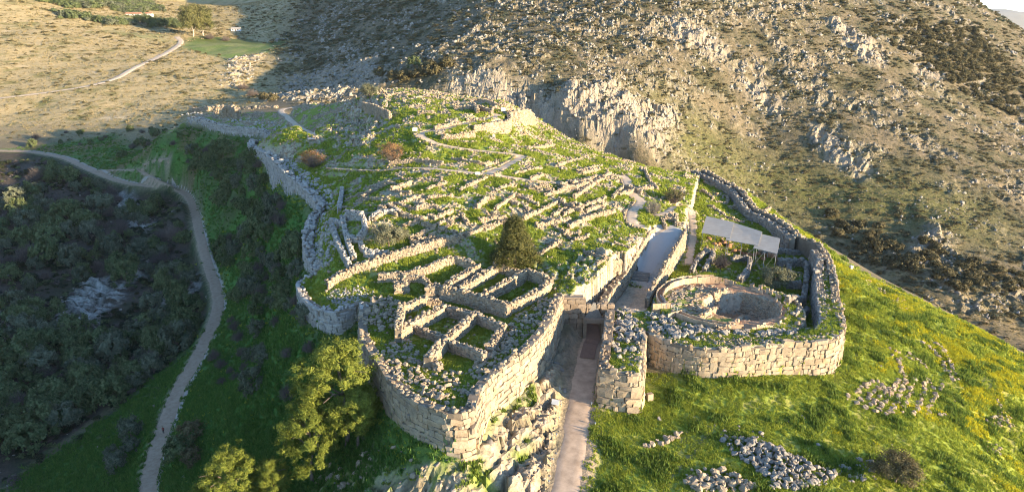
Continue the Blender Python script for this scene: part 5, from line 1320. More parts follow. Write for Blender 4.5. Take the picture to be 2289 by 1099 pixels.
def trunk(h, r, rng, limbs=5, rx=2.0, base=0.35, lean=0.08, top=None):
    m = MB(); p = np.zeros(3); top = top or h * 0.8
    pts = [np.array([0, 0, -0.4])]
    for k in range(1, 6): pts.append(np.array([lean * h * math.sin(k * 0.9) * .3, lean * h * .4 * math.cos(k * 1.3), top * k / 5]))
    for k in range(5): m.tube(pts[k], pts[k + 1], r * (1 - k * .17), r * (1 - (k + 1) * .17), 7)
    for k in range(limbs):
        a = 2 * math.pi * k / limbs + rng.uniform(-.4, .4); z = top * rng.uniform(base, .9); q = np.array([0, 0, z]) + pts[min(5, int(z / top * 5))] * [1, 1, 0]
        e = q + np.array([math.cos(a) * rx * .75, math.sin(a) * rx * .75, rng.uniform(.1, .35) * h * .5]); mid = (q + e) / 2 + [0, 0, .15 * rx]
        m.tube(q, mid, r * .42, r * .28, 5); m.tube(mid, e, r * .28, r * .1, 5)
    return m
def twig_crown(n, rx, rz, cz, rng, th=0.03, sub=5):
    """bare branching: many thin tapering prisms rising from the middle"""
    m = MB()
    for k in range(n):
        a = rng.uniform(0, 6.28); r = rx * math.sqrt(rng.random()); t = np.array([r * math.cos(a), r * math.sin(a), cz + rz * (1 - (r / rx) ** 2) * rng.uniform(.2, 1.0)])
        s = np.array([t[0] * .2, t[1] * .2, cz * .35]); mid = (s + t) / 2 + rng.normal(0, .12 * rx, 3)
        m.tube(s, mid, th * 1.5, th, 3); m.tube(mid, t, th, th * .4, 3)
        for j in range(sub):
            u = mid + (t - mid) * rng.random(); v = u + rng.normal(0, .17 * rx, 3) + [0, 0, .1 * rz]; m.tube(u, v, th * .6, th * .25, 3)
    return m
def tree(name, label, cat, base, parts, group=None, rz=0.0, sc=1.0):
    """parts: list of (part name, mesh data)"""
    e = empty(name, base, label, cat, group); e.rotation_euler[2] = rz; e.scale = (sc, sc, sc)
    for pn, me in parts:
        o = bpy.data.objects.new(pn, me); COL.objects.link(o); o.parent = e
    return e
def md(V, F, mat):
    o = mesh_obj('tmp', V, F, mat, None, False, link=False); me = o.data; bpy.data.objects.remove(o); return me
def mdb(m, mat): return md(m.v, m.f, mat)
def dist(p): return float(np.linalg.norm(np.array(p) - CAMP))
def ground(px, py): p = on(px, py); return (p[0], p[1], p[2] - 0.1)

def pine_mesh(seed, h, rx, asym=0.2):
    rng = np.random.default_rng(seed); C = []
    for k in range(17):                                  # boughs, each a flattened pad of needle tufts
        z = h * (0.36 + 0.62 * (k + .5) / 17) ; a = k * 2.4 + rng.uniform(-.4, .4)
        prof = math.sin(math.pi * min(1, ((z / h - .22) / .8)) ** .8) * .9 + .12
        r = rx * prof * rng.uniform(.45, 1.0); c = np.array([r * math.cos(a) * (1 + asym), r * math.sin(a), z])
        nb = int(11 + 9 * rng.random())
        C.append(c + rng.normal(0, 1, (nb, 3)) * [rx * .2, rx * .2, h * .05])
    C.append(np.array([[0, 0, h * .95]]) + rng.normal(0, 1, (12, 3)) * [rx * .2, rx * .2, h * .05])
    C = np.concatenate(C); V, F = leaves(C, 105, (.27, .27, .17), .085, rng, 3.2)
    return [('crown', md(V, F, 'pine_needles')), ('trunk', mdb(trunk(h, .28, rng, 9, rx, .35, .1, h * .9), 'bark'))]
P1, P2 = pine_mesh(1, 12.5, 4.3), pine_mesh(2, 11.0, 3.6, -0.15)
tree('pine_tree', 'tall sunlit pine beside the shaded left face of the west bastion', 'tree', ground(775, 990), P1, None, 0.0, 1.5)
tree('pine_tree', 'broad sunlit pine leaning out over the slope left of the bastion corner', 'tree', ground(700, 1078), P1, None, 2.2, 1.22)
tree('pine_tree', 'narrower pine between the two big pines and the bastion wall', 'tree', ground(800, 1000), P2, None, 0.8, 1.0)
tree('pine_tree', 'golden pine cut by the bottom edge of the picture', 'tree', ground(526, 1180), P1, None, 4.0, 1.15)
tree('pine_tree', 'small pine at the bottom edge right of the golden pine', 'tree', ground(618, 1135), P2, None, 3.0, 0.8)
rng = np.random.default_rng(21)
C = np.concatenate([clumps(120, 4.3 * (1 - .12 * k), 2.3, 2.6 + 2.6 * k, rng, -.9, .2) * [1 - .16 * k, 1 - .16 * k, 1] for k in range(4)])
V, F = leaves(C, 80, (.4, .4, .45), .12, rng, 2.6)
tree('conifer_tree', 'dark rounded conifer standing alone on the terraces behind the bastion rooms', 'tree', ground(1150, 592), [('crown', md(V, F, 'conifer_needles')), ('trunk', mdb(trunk(12, .3, rng, 10, 3.2, .15, .03), 'bark'))]).scale = (1.25, 1.25, .88)
def round_tree(seed, h, rx, mat, n=70, ln=46, size=.2, cz=.58, sp=.4, bark='bark'):
    rng = np.random.default_rng(seed); V, F = leaves(clumps(n, rx, h * .4, h * cz, rng, -.75, .3, .6), int(ln * 1.8), (sp, sp, sp * .8), size * .7, rng, 1.9)
    return [('crown', md(V, F, mat)), ('trunk', mdb(trunk(h, rx * .07, rng, 6, rx, .3, .12, h * .6), bark))]
OL = round_tree(31, 5.6, 3.0, 'olive_leaves'); OL2 = round_tree(32, 5.6, 3.3, 'olive_leaves')
tree('olive_tree', 'grey-green olive tree on the terraces above the long diagonal wall', 'tree', ground(868, 552), OL)
tree('olive_tree', 'smaller half of the olive pair on the terraces', 'tree', ground(893, 540), OL2, None, 1.0, 0.62)
tree('olive_tree', 'silvery olive tree in the sunken rooms right of the stone circle', 'tree', ground(1733, 648), OL2, None, 2.0, 1.02)
def bare_tree(seed, h, rx, mat, n=110, leaf=None):
    rng = np.random.default_rng(seed); parts = [('crown', mdb(twig_crown(n, rx, h * .62, h * .4, rng, .035, 7), mat)), ('trunk', mdb(trunk(h, rx * .06, rng, 6, rx, .3, .1, h * .55), 'bark'))]
    if leaf:
        V, F = leaves(clumps(60, rx, h * .38, h * .6, rng, -.6, .25, .55), 30, (.4, .4, .3), .16, rng, 1.5); parts.append(('foliage', md(V, F, leaf)))
    return parts
tree('bare_tree', 'leafless brown tree between the shelter and the stone circle', 'tree', ground(1610, 602), bare_tree(41, 4.6, 2.6, 'twigs', 150))
tree('bare_tree', 'pale leafless tree at the top of the cobbled ramp', 'tree', ground(1460, 482), bare_tree(42, 5.5, 2.6, 'pale_twigs', 110))
tree('thin_tree', 'thinly leaved tree beside the white bench above the walkway', 'tree', ground(1506, 458), bare_tree(43, 5.4, 3.0, 'twigs', 100, 'scrub_leaves'))
tree('rust_tree', 'rust-brown tree below the summit beside the citadel path', 'tree', ground(877, 364), bare_tree(44, 6.5, 4.0, 'twigs', 110, 'brown_leaves'))
tree('golden_tree', 'dry tree with a golden lit top near the blue footbridge', 'tree', ground(700, 378), bare_tree(45, 6.5, 4.0, 'twigs', 110, 'brown_leaves'))
tree('summit_shrub', 'round olive-green shrub at the left end of the summit', 'shrub', ground(826, 222), round_tree(46, 6.2, 3.8, 'olive_leaves'))
EU = round_tree(51, 26, 9.0, 'eucalyptus_leaves', 90, 60, .75, .62, 1.5, 'pale_bark')
tree('eucalyptus_tree', 'tall sunlit eucalyptus with pale trunk in the far green valley', 'tree', ground(432, 82), EU)
tree('eucalyptus_tree', 'second trunk of the tall eucalyptus pair in the far valley', 'tree', ground(455, 80), EU, None, 2.0, 0.96)
tree('round_bush', 'dark round bush on the grass at the bottom right of the boulder heap', 'bush', ground(2000, 1078), round_tree(52, 6.0, 3.1, 'scrub_leaves', 90, 60, .17, .5))

# bushes of the shaded valley -----------------------------------------------------
def bush_mesh(seed, mat, n=52, ln=40, size=.10):
    rng = np.random.default_rng(seed); V, F = leaves(clumps(n, .92, .78, .55, rng, -.55, .3, .8), ln, (.11, .11, .09), size, rng, 1.4)
    return [('crown', md(V, F, mat)), ('trunk', mdb(trunk(1.0, .07, rng, 5, .6, .1, .1, .5), 'bark'))]
def bare_bush(seed, mat='twigs'):
    rng = np.random.default_rng(seed); return [('crown', mdb(twig_crown(120, .95, .9, .3, rng, .012, 7), mat)), ('trunk', mdb(trunk(.9, .05, rng, 4, .4, .1, .1, .4), 'bark'))]
BUSH = {'dark': [bush_mesh(60 + i, 'evergreen_leaves') for i in range(3)], 'grey': [bush_mesh(70 + i, 'greygreen_leaves') for i in range(2)], 'bare': [bare_bush(80 + i) for i in range(2)], 'brown': [bush_mesh(90, 'scrub_leaves')]}
BUSHES = []
def thicket(poly, n, lo, hi, mix, where, seed, gap=0.62):
    rng = np.random.default_rng(seed); W = [on(*p) for p in poly]; pl = [tuple(w[:2]) for w in W]; bb = np.array(pl); put = []; tries = 0
    while len(put) < n and tries < n * 60:
        tries += 1
        x, y = rng.uniform(bb[:, 0].min(), bb[:, 0].max()), rng.uniform(bb[:, 1].min(), bb[:, 1].max())
        if not in_poly(np.array([x]), np.array([y]), pl)[0]: continue
        r = lo + (hi - lo) * rng.random() ** 1.4
        if seg_dist(np.array([x]), np.array([y]), VP[::5, :2])[0][0] < 2.6 + r or (seed == 2 and in_poly(np.array([x]), np.array([y]), LOWG)[0]): continue
        if any(math.hypot(x - a, y - b) < gap * (r + c) for a, b, c in put): continue
        put.append((x, y, r)); k = rng.choice(list(mix), p=list(mix.values()))
        nm, lab = {'dark': ('evergreen_bush', 'dark evergreen bush '), 'grey': ('grey_bush', 'grey-green bush '), 'bare': ('bare_bush', 'leafless purplish bush '), 'brown': ('dry_bush', 'dry brown bush ')}[k]
        b = BUSH[k][int(rng.integers(0, len(BUSH[k])))]
        e = tree(nm, '', 'bush', (x, y, float(sample(HH, x, y)) - .12 * r), b, lab + where, rng.uniform(0, 6.28), r); BUSHES.append((e, lab.strip(), x, y)); e.scale = (r * rng.uniform(.9, 1.15), r, r * rng.uniform(1.0, 1.4))
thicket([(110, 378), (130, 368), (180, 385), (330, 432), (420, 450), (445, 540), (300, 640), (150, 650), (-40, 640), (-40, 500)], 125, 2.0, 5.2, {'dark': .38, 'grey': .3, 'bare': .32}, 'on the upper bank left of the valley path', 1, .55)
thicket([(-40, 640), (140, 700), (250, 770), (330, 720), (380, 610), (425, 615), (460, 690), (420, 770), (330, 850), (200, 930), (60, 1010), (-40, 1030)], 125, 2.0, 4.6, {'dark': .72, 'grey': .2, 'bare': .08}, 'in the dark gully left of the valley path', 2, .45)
thicket([(470, 470), (520, 400), (590, 420), (640, 470), (680, 560), (680, 640), (610, 700), (540, 700), (510, 650), (490, 560)], 85, 1.5, 3.8, {'dark': .6, 'grey': .22, 'bare': .18}, 'on the slope between the valley path and the left wall', 3, .5)
thicket([(360, 345), (420, 300), (500, 330), (560, 350), (610, 420), (500, 440), (440, 410)], 42, 1.5, 3.6, {'dark': .7, 'grey': .15, 'bare': .15}, 'below the far grey wall near the path fork', 4, .6)
thicket([(500, 720), (640, 700), (720, 740), (700, 800), (640, 900), (540, 880), (480, 840), (450, 810)], 26, 1.3, 3.0, {'bare': .85, 'grey': .15}, 'on the green slope above the lower valley path', 5, 1.3)
thicket([(60, 300), (200, 290), (400, 280), (380, 320), (330, 345), (230, 345), (150, 335), (60, 335)], 26, 1.2, 2.8, {'dark': .5, 'bare': .35, 'grey': .15}, 'along the edge of the valley shadow', 6, .9)
thicket([(200, 1000), (310, 970), (300, 1040), (210, 1060)], 4, 1.6, 3.2, {'grey': .6, 'bare': .4}, 'left of the path near the bottom edge', 7, .9)
bm_ = [('the fork of the valley path', (320, 380)), ('the sharp bend of the valley path', (432, 440)), ('the long grey outcrop in the gully', (230, 660)), ('the grey outcrop beside the path', (400, 665)), ('the pale outcrop at the left edge', (40, 740)), ('the person on the path', (366, 965)),
       ('the rounded corner wall', (655, 700)), ('the square end of the postern wall', (557, 350)), ('the narrow middle of the valley path', (470, 590)), ('the left end of the valley path', (100, 345)), ('the far corner wall', (400, 300)), ('the bottom left corner', (100, 1000)), ('the left edge of the picture', (0, 560))]
bm_ = [(n_, on(*q)) for n_, q in bm_]; near = {}
for e, lab, x, y in BUSHES:
    dd = [math.hypot(x - q[0], y - q[1]) for _, q in bm_]; k = int(np.argmin(dd)); near.setdefault((lab, k), []).append((dd[k], e))
for (lab, k), lst in near.items():
    for r, (_, e) in enumerate(sorted(lst, key=lambda q: q[0])): e['label'] = '%s, %snearest to %s' % (lab, ordinal(r), bm_[k][0])
for px, py, r, k, lab in [(432, 960, 3.0, 'brown', 'bush with a sunlit tip beside the lower valley path'), (405, 1000, 3.2, 'dark', 'larger dark bush in front of the bush with a sunlit tip'), (432, 1010, 2.2, 'brown', 'small bush with a lit crown low beside the valley path')]:
    tree('path_bush', lab, 'bush', ground(px, py + 20), BUSH[k][0], None, 1.0, r)
FT = round_tree(55, 9, 5.5, 'evergreen_leaves', 60, 40, .5, .5, .9)
for i, (px, py, s) in enumerate([(310, 52, .9), (330, 56, 1.0), (352, 60, .9), (372, 62, 1.0), (388, 62, 1.0), (400, 66, .9), (342, 64, .7)]):
    tree('dark_tree', 'dark tree, %sfrom the left in the row beside the tall eucalyptus' % ['first ', 'second ', 'fourth ', 'fifth ', 'sixth ', 'seventh ', 'third '][i], 'tree', ground(px, py), FT, 'dark trees beside the far field', i, s)
for i, (px, py, s, k) in enumerate([(545, 200, 4, 'bare'), (565, 215, 4, 'bare'), (590, 222, 3, 'brown'), (610, 225, 3, 'brown'), (880, 178, 4, 'brown'), (905, 180, 4.5, 'brown'), (935, 172, 4, 'brown'), (965, 165, 5, 'brown'), (850, 170, 3.5, 'brown'), (1000, 150, 4, 'brown'), (925, 150, 4, 'dark'), (470, 88, 5, 'bare'), (505, 92, 4.5, 'bare')]):
    tree('far_shrub', '%sshrub from the left in the loose line behind the citadel' % ['third ', 'fourth ', 'fifth ', 'sixth ', 'eighth ', 'ninth ', 'eleventh ', 'twelfth ', 'seventh ', 'thirteenth ', 'tenth ', 'first ', 'second '][i], 'bush', ground(px, py), BUSH[k][0], 'shrubs behind the citadel', i * 1.7, s)

# ------------------------------------------------------------------ uncountable cover: instances on points
def proto(name, V, F, mat): return mesh_obj(name, V, F, mat, None, False, link=False)
def scatter(name, protos, P, rot, scl, label):
    n = len(P); me = bpy.data.meshes.new(name); me.vertices.add(n); me.vertices.foreach_set('co', np.asarray(P, np.float32).ravel())
    for nm, arr, ty in (('rot', rot, 'FLOAT_VECTOR'), ('scl', scl, 'FLOAT_VECTOR')):
        a = me.attributes.new(nm, ty, 'POINT'); a.data.foreach_set('vector', np.asarray(arr, np.float32).ravel())
    a = me.attributes.new('idx', 'INT', 'POINT'); a.data.foreach_set('value', RNG.integers(0, len(protos), n).astype(np.int32))
    o = bpy.data.objects.new(name, me); COL.objects.link(o); o['kind'] = 'stuff'; o['label'] = label
    c = bpy.data.collections.new(name + '_source')
    for i, p in enumerate(protos): p.name = '%s_source_%d' % (name, i); c.objects.link(p)
    g = bpy.data.node_groups.new(name, 'GeometryNodeTree')
    g.interface.new_socket('Geometry', in_out='INPUT', socket_type='NodeSocketGeometry'); g.interface.new_socket('Geometry', in_out='OUTPUT', socket_type='NodeSocketGeometry')
    gi, go = g.nodes.new('NodeGroupInput'), g.nodes.new('NodeGroupOutput'); ip = g.nodes.new('GeometryNodeInstanceOnPoints'); ci = g.nodes.new('GeometryNodeCollectionInfo')
    ci.inputs[0].default_value = c; ci.inputs[1].default_value = True; ci.inputs[2].default_value = True
    ip.inputs['Pick Instance'].default_value = True
    def attr(nm, ty):
        k = g.nodes.new('GeometryNodeInputNamedAttribute'); k.data_type = ty; k.inputs[0].default_value = nm; return k.outputs[0]
    e2r = g.nodes.new('FunctionNodeEulerToRotation'); g.links.new(attr('rot', 'FLOAT_VECTOR'), e2r.inputs[0])
    g.links.new(gi.outputs[0], ip.inputs['Points']); g.links.new(ci.outputs[0], ip.inputs['Instance']); g.links.new(e2r.outputs[0], ip.inputs['Rotation']); g.links.new(attr('scl', 'FLOAT_VECTOR'), ip.inputs['Scale']); g.links.new(attr('idx', 'INT'), ip.inputs['Instance Index'])
    g.links.new(ip.outputs[0], go.inputs[0])
    m = o.modifiers.new('scatter', 'NODES'); m.node_group = g
    return o
cellx = np.gradient(GX); celly = np.gradient(GY); AREA = celly[:, None] * cellx[None, :]
VIEW = (YY > 66) & (np.abs(XX) < 0.80 * YY + 34) & (YY < 1000)
onpath = np.ones(XX.shape)
for k in PM: onpath *= sstep(PATHS[k]['w'] * .45, PATHS[k]['w'] * .55, PM[k])
onpath *= 1 - court
onpath *= 1 - in_poly(XX, YY, RAMP_ZONE)
def pick(mask, n, seed):
    rng = np.random.default_rng(seed); w = (mask * AREA * VIEW).ravel(); w = np.clip(w, 0, None); w /= w.sum()
    i = rng.choice(len(w), n, p=w); r, c = i // len(GX), i % len(GX)
    x = GX[c] + rng.uniform(-.5, .5, n) * cellx[c]; y = GY[r] + rng.uniform(-.5, .5, n) * celly[r]
    return np.column_stack([x, y, sample(HH, x, y)]), rng
def tuft(seed, n, mat, h=.30, spread=.32, w=.08):
    rng = np.random.default_rng(seed); V, F = [], []
    for k in range(n):
        a = rng.uniform(0, 6.28); r = spread * math.sqrt(rng.random()); x, y = r * math.cos(a), r * math.sin(a); hh = h * rng.uniform(.5, 1.1); b = rng.uniform(0, 6.28); l = rng.uniform(.1, .5) * hh
        dx, dy = math.cos(b) * w, math.sin(b) * w; lx, ly = -math.sin(b) * l, math.cos(b) * l
        i = len(V); V += [(x - dx, y - dy, -.05), (x + dx, y + dy, -.05), (x + lx, y + ly, hh)]; F.append((i, i + 1, i + 2))
    return proto('tuft', V, np.array(F), mat)
DIST = np.hypot(XX, YY)
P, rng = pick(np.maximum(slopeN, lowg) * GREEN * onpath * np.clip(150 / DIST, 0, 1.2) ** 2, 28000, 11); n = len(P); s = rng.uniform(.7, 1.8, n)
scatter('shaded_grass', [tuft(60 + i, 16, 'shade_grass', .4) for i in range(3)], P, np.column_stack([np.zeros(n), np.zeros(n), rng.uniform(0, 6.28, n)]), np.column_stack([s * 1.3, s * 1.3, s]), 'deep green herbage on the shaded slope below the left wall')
P, rng = pick(GREEN * onpath * (0.35 + 0.65 * sstep(-.2, .3, n2 + .6 * n3)) * np.clip(130 / DIST, 0, 1.2) ** 2 * (DIST < 300) * (1 - .97 * slopeN) * (1 - leftbank) * (1 - lowg), 90000, 1); n = len(P)
s = rng.uniform(.55, 1.5, n) * np.clip(np.linalg.norm(P, axis=1) / 150, .8, 1.7)
scatter('grass', [tuft(i, 16, 'grass_blades') for i in range(4)], P, np.column_stack([np.zeros(n), np.zeros(n), rng.uniform(0, 6.28, n)]), np.column_stack([s * 1.2, s * 1.2, s]), 'lush green winter grass over the citadel and slopes')
P, rng = pick(np.maximum(grassE, weedy) * onpath * sstep(.12, .35, n2 + .5 * fbm(XX, YY, 9, 3, 81)), 5200, 15); n = len(P); s = rng.uniform(.8, 2.2, n)
scatter('tall_weeds', [tuft(80 + i, 22, 'weed_blades', .42, .34, .09) for i in range(3)], P, np.column_stack([np.zeros(n), np.zeros(n), rng.uniform(0, 6.28, n)]), np.column_stack([s, s, s]), 'taller darker weeds in patches over the grass slope')
P, rng = pick(yel ** 1.5 * grassE * onpath, 15000, 2); n = len(P); s = rng.uniform(.6, 1.4, n)
scatter('yellow_flowers', [tuft(10 + i, 16, 'yellow_blades', .36) for i in range(3)], P, np.column_stack([np.zeros(n), np.zeros(n), rng.uniform(0, 6.28, n)]), np.column_stack([s * 1.2, s * 1.2, s]), 'bright yellow wild flowers on the right-hand slope')
def rockp(i, mat, lib=BOULDERS): return proto('rock', lib[i][0], lib[i][1], mat)
inm = (M_CIT | M_GRV) * onpath * (GRAVE_R > GR + 1)
P, rng = pick(inm * np.clip(stony * 1.4 + .1 + crock, 0, 1.5) * np.where(YY < 150, .55, 1), 22000, 3); n = len(P); s = .2 + .6 * rng.random(n) ** 3 + .0012 * (P[:, 1] - 100).clip(0)
scatter('rubble', [rockp(i, 'limestone') for i in range(8)], P + np.column_stack([n * [0], n * [0], s * .12]), rng.normal(0, .5, (n, 3)) + np.column_stack([n * [0], n * [0], rng.uniform(0, 6.28, n)]), np.column_stack([s * rng.uniform(.9, 1.6, n), s, s * rng.uniform(.55, .95, n)]), 'loose pale rubble strewn between the ruined walls')
P, rng = pick((1 - inside) * onpath * (brock * .35 + grassE * .012 + lrock * 1.2 + leftbank * .03 + slopeN * .015) * (DIST < 420), 3200, 4); n = len(P); s = .2 + .7 * rng.random(n) ** 3
scatter('field_stones', [rockp(i, 'grey_limestone') for i in range(8)], P, rng.normal(0, .4, (n, 3)) + np.column_stack([n * [0], n * [0], rng.uniform(0, 6.28, n)]), np.column_stack([s * 1.4, s, s * .55]), 'small stones lying in grass and on bare rock')
P, rng = pick(np.clip(rockM * sstep(0.0, .35, n2 + n3 * .6) + mount * .006, 0, 1) * (YY < 800) * np.clip(420 / DIST, 0, 1.3) ** 1.5, 34000, 5); n = len(P); s = (.25 + 1.5 * rng.random(n) ** 4.0) * np.clip(P[:, 1] / 420, .8, 1.5)
scatter('mountain_rocks', [rockp(i, 'mountain_stone') for i in range(8)], P, np.column_stack([rng.normal(.15, .35, n), rng.normal(-.2, .35, n), rng.normal(.6, .5, n)]), np.column_stack([s * rng.uniform(.8, 1.5, n), s * rng.uniform(.6, 1.0, n), s * rng.uniform(.7, 1.5, n)]), 'limestone outcrops and boulders over the mountain side')
crag_m = np.clip(cliff * 1.0 + rockM * .03, 0, 1)
P, rng = pick(crag_m * (YY < 700), 1500, 12); n = len(P); s = .8 + 2.0 * rng.random(n) ** 2.6
scatter('crags', [rockp(i, 'mountain_stone') for i in range(8)], P - np.column_stack([n * [0], n * [0], s * .3]), np.column_stack([rng.normal(.35, .3, n), rng.normal(-.25, .3, n), rng.normal(.5, .5, n)]), np.column_stack([s * rng.uniform(.6, 1.2, n), s * rng.uniform(.5, .9, n), s * rng.uniform(1.0, 2.0, n)]), 'jagged limestone crags of the ravine cliff and outcrops')
def scrub(seed, mat, n=16, ln=9, size=.26):
    rng = np.random.default_rng(seed); V, F = leaves(clumps(n, .9, .7, .4, rng, -.3, .25, .7), ln, (.17, .17, .13), size, rng, 1.3); return proto('scrub', V, F, mat)
P, rng = pick(mount * (0.10 + sstep(-.05, .3, .7 * n1 + .8 * fbm(XX, YY, 9, 3, 71))) * (1 - .75 * cliff) * (1 - .3 * open_slope) * np.clip(420 / DIST, 0, 1.3) ** 1.5, 60000, 6); n = len(P); s = (.22 + 1.1 * rng.random(n) ** 3.6) * np.clip(P[:, 1] / 420, .8, 1.6)
scatter('scrub', [scrub(i, 'scrub_leaves') for i in range(4)] + [scrub(8 + i, 'greygreen_leaves') for i in range(2)], P, np.column_stack([n * [0], n * [0], rng.uniform(0, 6.28, n)]), np.column_stack([s * 1.3, s * 1.3, s * .7]), 'low thorny scrub dotting the mountain side')
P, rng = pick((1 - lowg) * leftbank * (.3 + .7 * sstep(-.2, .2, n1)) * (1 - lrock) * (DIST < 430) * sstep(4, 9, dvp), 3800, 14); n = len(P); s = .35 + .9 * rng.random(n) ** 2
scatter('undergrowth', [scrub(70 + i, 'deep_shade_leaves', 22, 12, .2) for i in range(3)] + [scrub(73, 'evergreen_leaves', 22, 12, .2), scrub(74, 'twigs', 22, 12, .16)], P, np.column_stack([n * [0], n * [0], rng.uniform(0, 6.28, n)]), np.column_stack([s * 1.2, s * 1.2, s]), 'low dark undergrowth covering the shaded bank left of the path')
RIGHTW = zone([(1950, 40), (2060, 60), (2180, 60), (2288, 180), (2288, 260), (2150, 200), (2000, 100)])
P, rng = pick(zmask(RIGHTW, 10, 10) + .8 * zmask(zone([(2000, 590), (2080, 540), (2200, 590), (2288, 620), (2288, 660), (2150, 650)]), 5, 5) + .5 * zmask(zone([(1850, 460), (2000, 520), (2050, 600), (1950, 590), (1850, 520)]), 5, 5), 900, 7); n = len(P); s = .9 + 1.7 * rng.random(n) ** 2
scatter('dark_scrub', [scrub(20 + i, 'scrub_leaves', 30, 16, .2) for i in range(2)] + [scrub(23, 'scrub_leaves', 30, 16, .2)], P, np.column_stack([n * [0], n * [0], rng.uniform(0, 6.28, n)]), np.column_stack([s * 1.15, s * 1.15, s]), 'dark dense scrub on the far right shoulder of the mountain')
P, rng = pick(hillL * (.15 + sstep(-.1, .3, n1 * .7 + .7 * n2)) * (1 - field) * onpath * np.clip(450 / DIST, 0, 1.2) ** 1.3 * (YY < 900), 5000, 8); n = len(P); s = (.22 + .8 * rng.random(n) ** 4) * np.clip(P[:, 1] / 420, .8, 1.7)
scatter('hillside_scrub', [scrub(30 + i, 'scrub_leaves') for i in range(3)] + [scrub(36, 'dry_blades')] * 0, P, np.column_stack([n * [0], n * [0], rng.uniform(0, 6.28, n)]), np.column_stack([s * 1.3, s * 1.3, s * .9]), 'low scrub over the dry sunlit hillside')
P, rng = pick(np.clip(hillL * .8 + mount * open_slope * .5 + mount * .15 + upN * .6, 0, 1) * (1 - field) * onpath * np.clip(420 / DIST, 0, 1.2) ** 1.5, 26000, 9); n = len(P); s = rng.uniform(.8, 2.0, n) * np.clip(P[:, 1] / 420, .8, 1.7)
scatter('dry_grass', [tuft(40 + i, 14, 'dry_blades', .34, .45, .1) for i in range(3)], P, np.column_stack([n * [0], n * [0], rng.uniform(0, 6.28, n)]), np.column_stack([s * 1.3, s * 1.3, s]), 'dry straw-coloured grass on hillside and mountain')
OLW = zone([(0, 10), (120, 5), (260, 20), (300, 30), (240, 55), (100, 30)])
P, rng = pick(zmask(zone([(60, 0), (240, -8), (330, 8), (345, 20), (280, 28), (150, 12)]), 10, 10) + .5 * zmask(zone([(120, 28), (240, 44), (300, 52), (270, 58), (140, 40)]), 5, 5), 900, 10); n = len(P); s = 2 + 3 * rng.random(n) ** 2
scatter('far_wood', [scrub(50 + i, 'evergreen_leaves', 30, 16, .2) for i in range(2)] + [scrub(54, 'greygreen_leaves', 30, 16, .2)], P, np.column_stack([n * [0], n * [0], rng.uniform(0, 6.28, n)]), np.column_stack([s * 1.1, s * 1.1, s]), 'far wood and olive rows above the dry hillside')

# ------------------------------------------------------------------ small things
def board(px, py, label, w=1.0, h=.7, leg=1.0, rz=0.0, mat='white_paint'):
    p = on(px, py); e = empty('information_board', tuple(p), label, 'sign'); e.rotation_euler[2] = rz
    for s in (-1, 1):
        m = MB(); m.box((s * w * .42, 0, leg / 2 - .1), (.07, .07, leg + .2)); o = m.build('leg', 'steel'); o.parent = e
    m = MB(); m.box((0, 0, leg + h * .3), (w, .06, h), 0, 1, -.5); o = m.build('panel', mat); o.parent = e
board(928, 300, 'white framed board at the sharp bend of the summit path', 1.6, 1.2, 1.2)
board(1125, 254, 'white framed board on the summit court', 1.6, 1.2, 1.2, .2)
board(1241, 910, 'tilted information board on the bank left of the approach ramp', 1.3, .9, .8, -.4)
board(1068, 393, 'small pale board below the path junction on the slope', 1.4, .8, .5)
board(1104, 308, 'small pale board on the grass below the palace wall', 1.0, .9, .4, .2, 'sheet_metal')
p = on(1523, 447); e = empty('bench', tuple(p), 'white bench beside the thinly leaved tree', 'bench')
m = MB(); m.box(p + [0, 0, .45], (1.9, .5, .08)); m.build('seat', 'white_paint', e); m = MB(); m.box(p + [0, .27, .8], (1.9, .07, .5)); m.build('backrest', 'white_paint', e)
for s in (-.8, .8): m = MB(); m.box(p + [s, 0, .2], (.1, .45, .5)); m.build('leg', 'white_paint', e)
p = on(1902, 601); m = MB(); m.box(p + [0, 0, .4], (.8, .8, 1.2), .3, .9); tag(m.build('white_box', 'white_paint'), 'small white box on the grass beyond the right wall', 'box')
for i, (px, py) in enumerate([(1227, 1080), (1236, 1030), (1244, 975), (1250, 938), (1254, 908), (1330, 950), (1322, 905)]):
    p = on(px, py); e = empty('path_lamp', tuple(p), 'small dark lamp beside the approach ramp, %s' % ['nearest the bottom edge', 'second from the bottom edge', 'third from the bottom edge', 'just below the tilted board', 'next to the tilted board', 'lower one on the right side', 'upper one on the right side'][i], 'lamp', 'lamps along the ramp')
    m = MB(); m.tube(p, p + [0, 0, .45], .05, .05); m.build('post', 'steel', e); m = MB(); m.tube(p + [0, 0, .45], p + [0, 0, .62], .16, .1, 8); m.build('lamp_head', 'blue_metal', e)
# blue-grey footbridge at the postern
a, b = on(697, 318), on(696, 300); e = empty('footbridge', tuple(a), 'blue-grey metal footbridge beside the postern path on the shaded left', 'footbridge')
m = MB(); d = np.array(b) - a; m.box((a + b) / 2 + [0, 0, .35], (2.6, float(np.hypot(d[0], d[1])) + 1, .15), math.atan2(d[1], d[0]) - math.pi / 2, 1, 0.0); m.build('deck', 'blue_metal', e)
for s in (-1.25, 1.25): m = MB(); m.tube(a + [s, 0, 1.3], b + [s, 0, 1.3], .05, .05); m.tube(a + [s, 0, 0], a + [s, 0, 1.3], .05, .05); m.tube(b + [s, 0, 0], b + [s, 0, 1.3], .05, .05); m.build('railing', 'blue_metal', e)
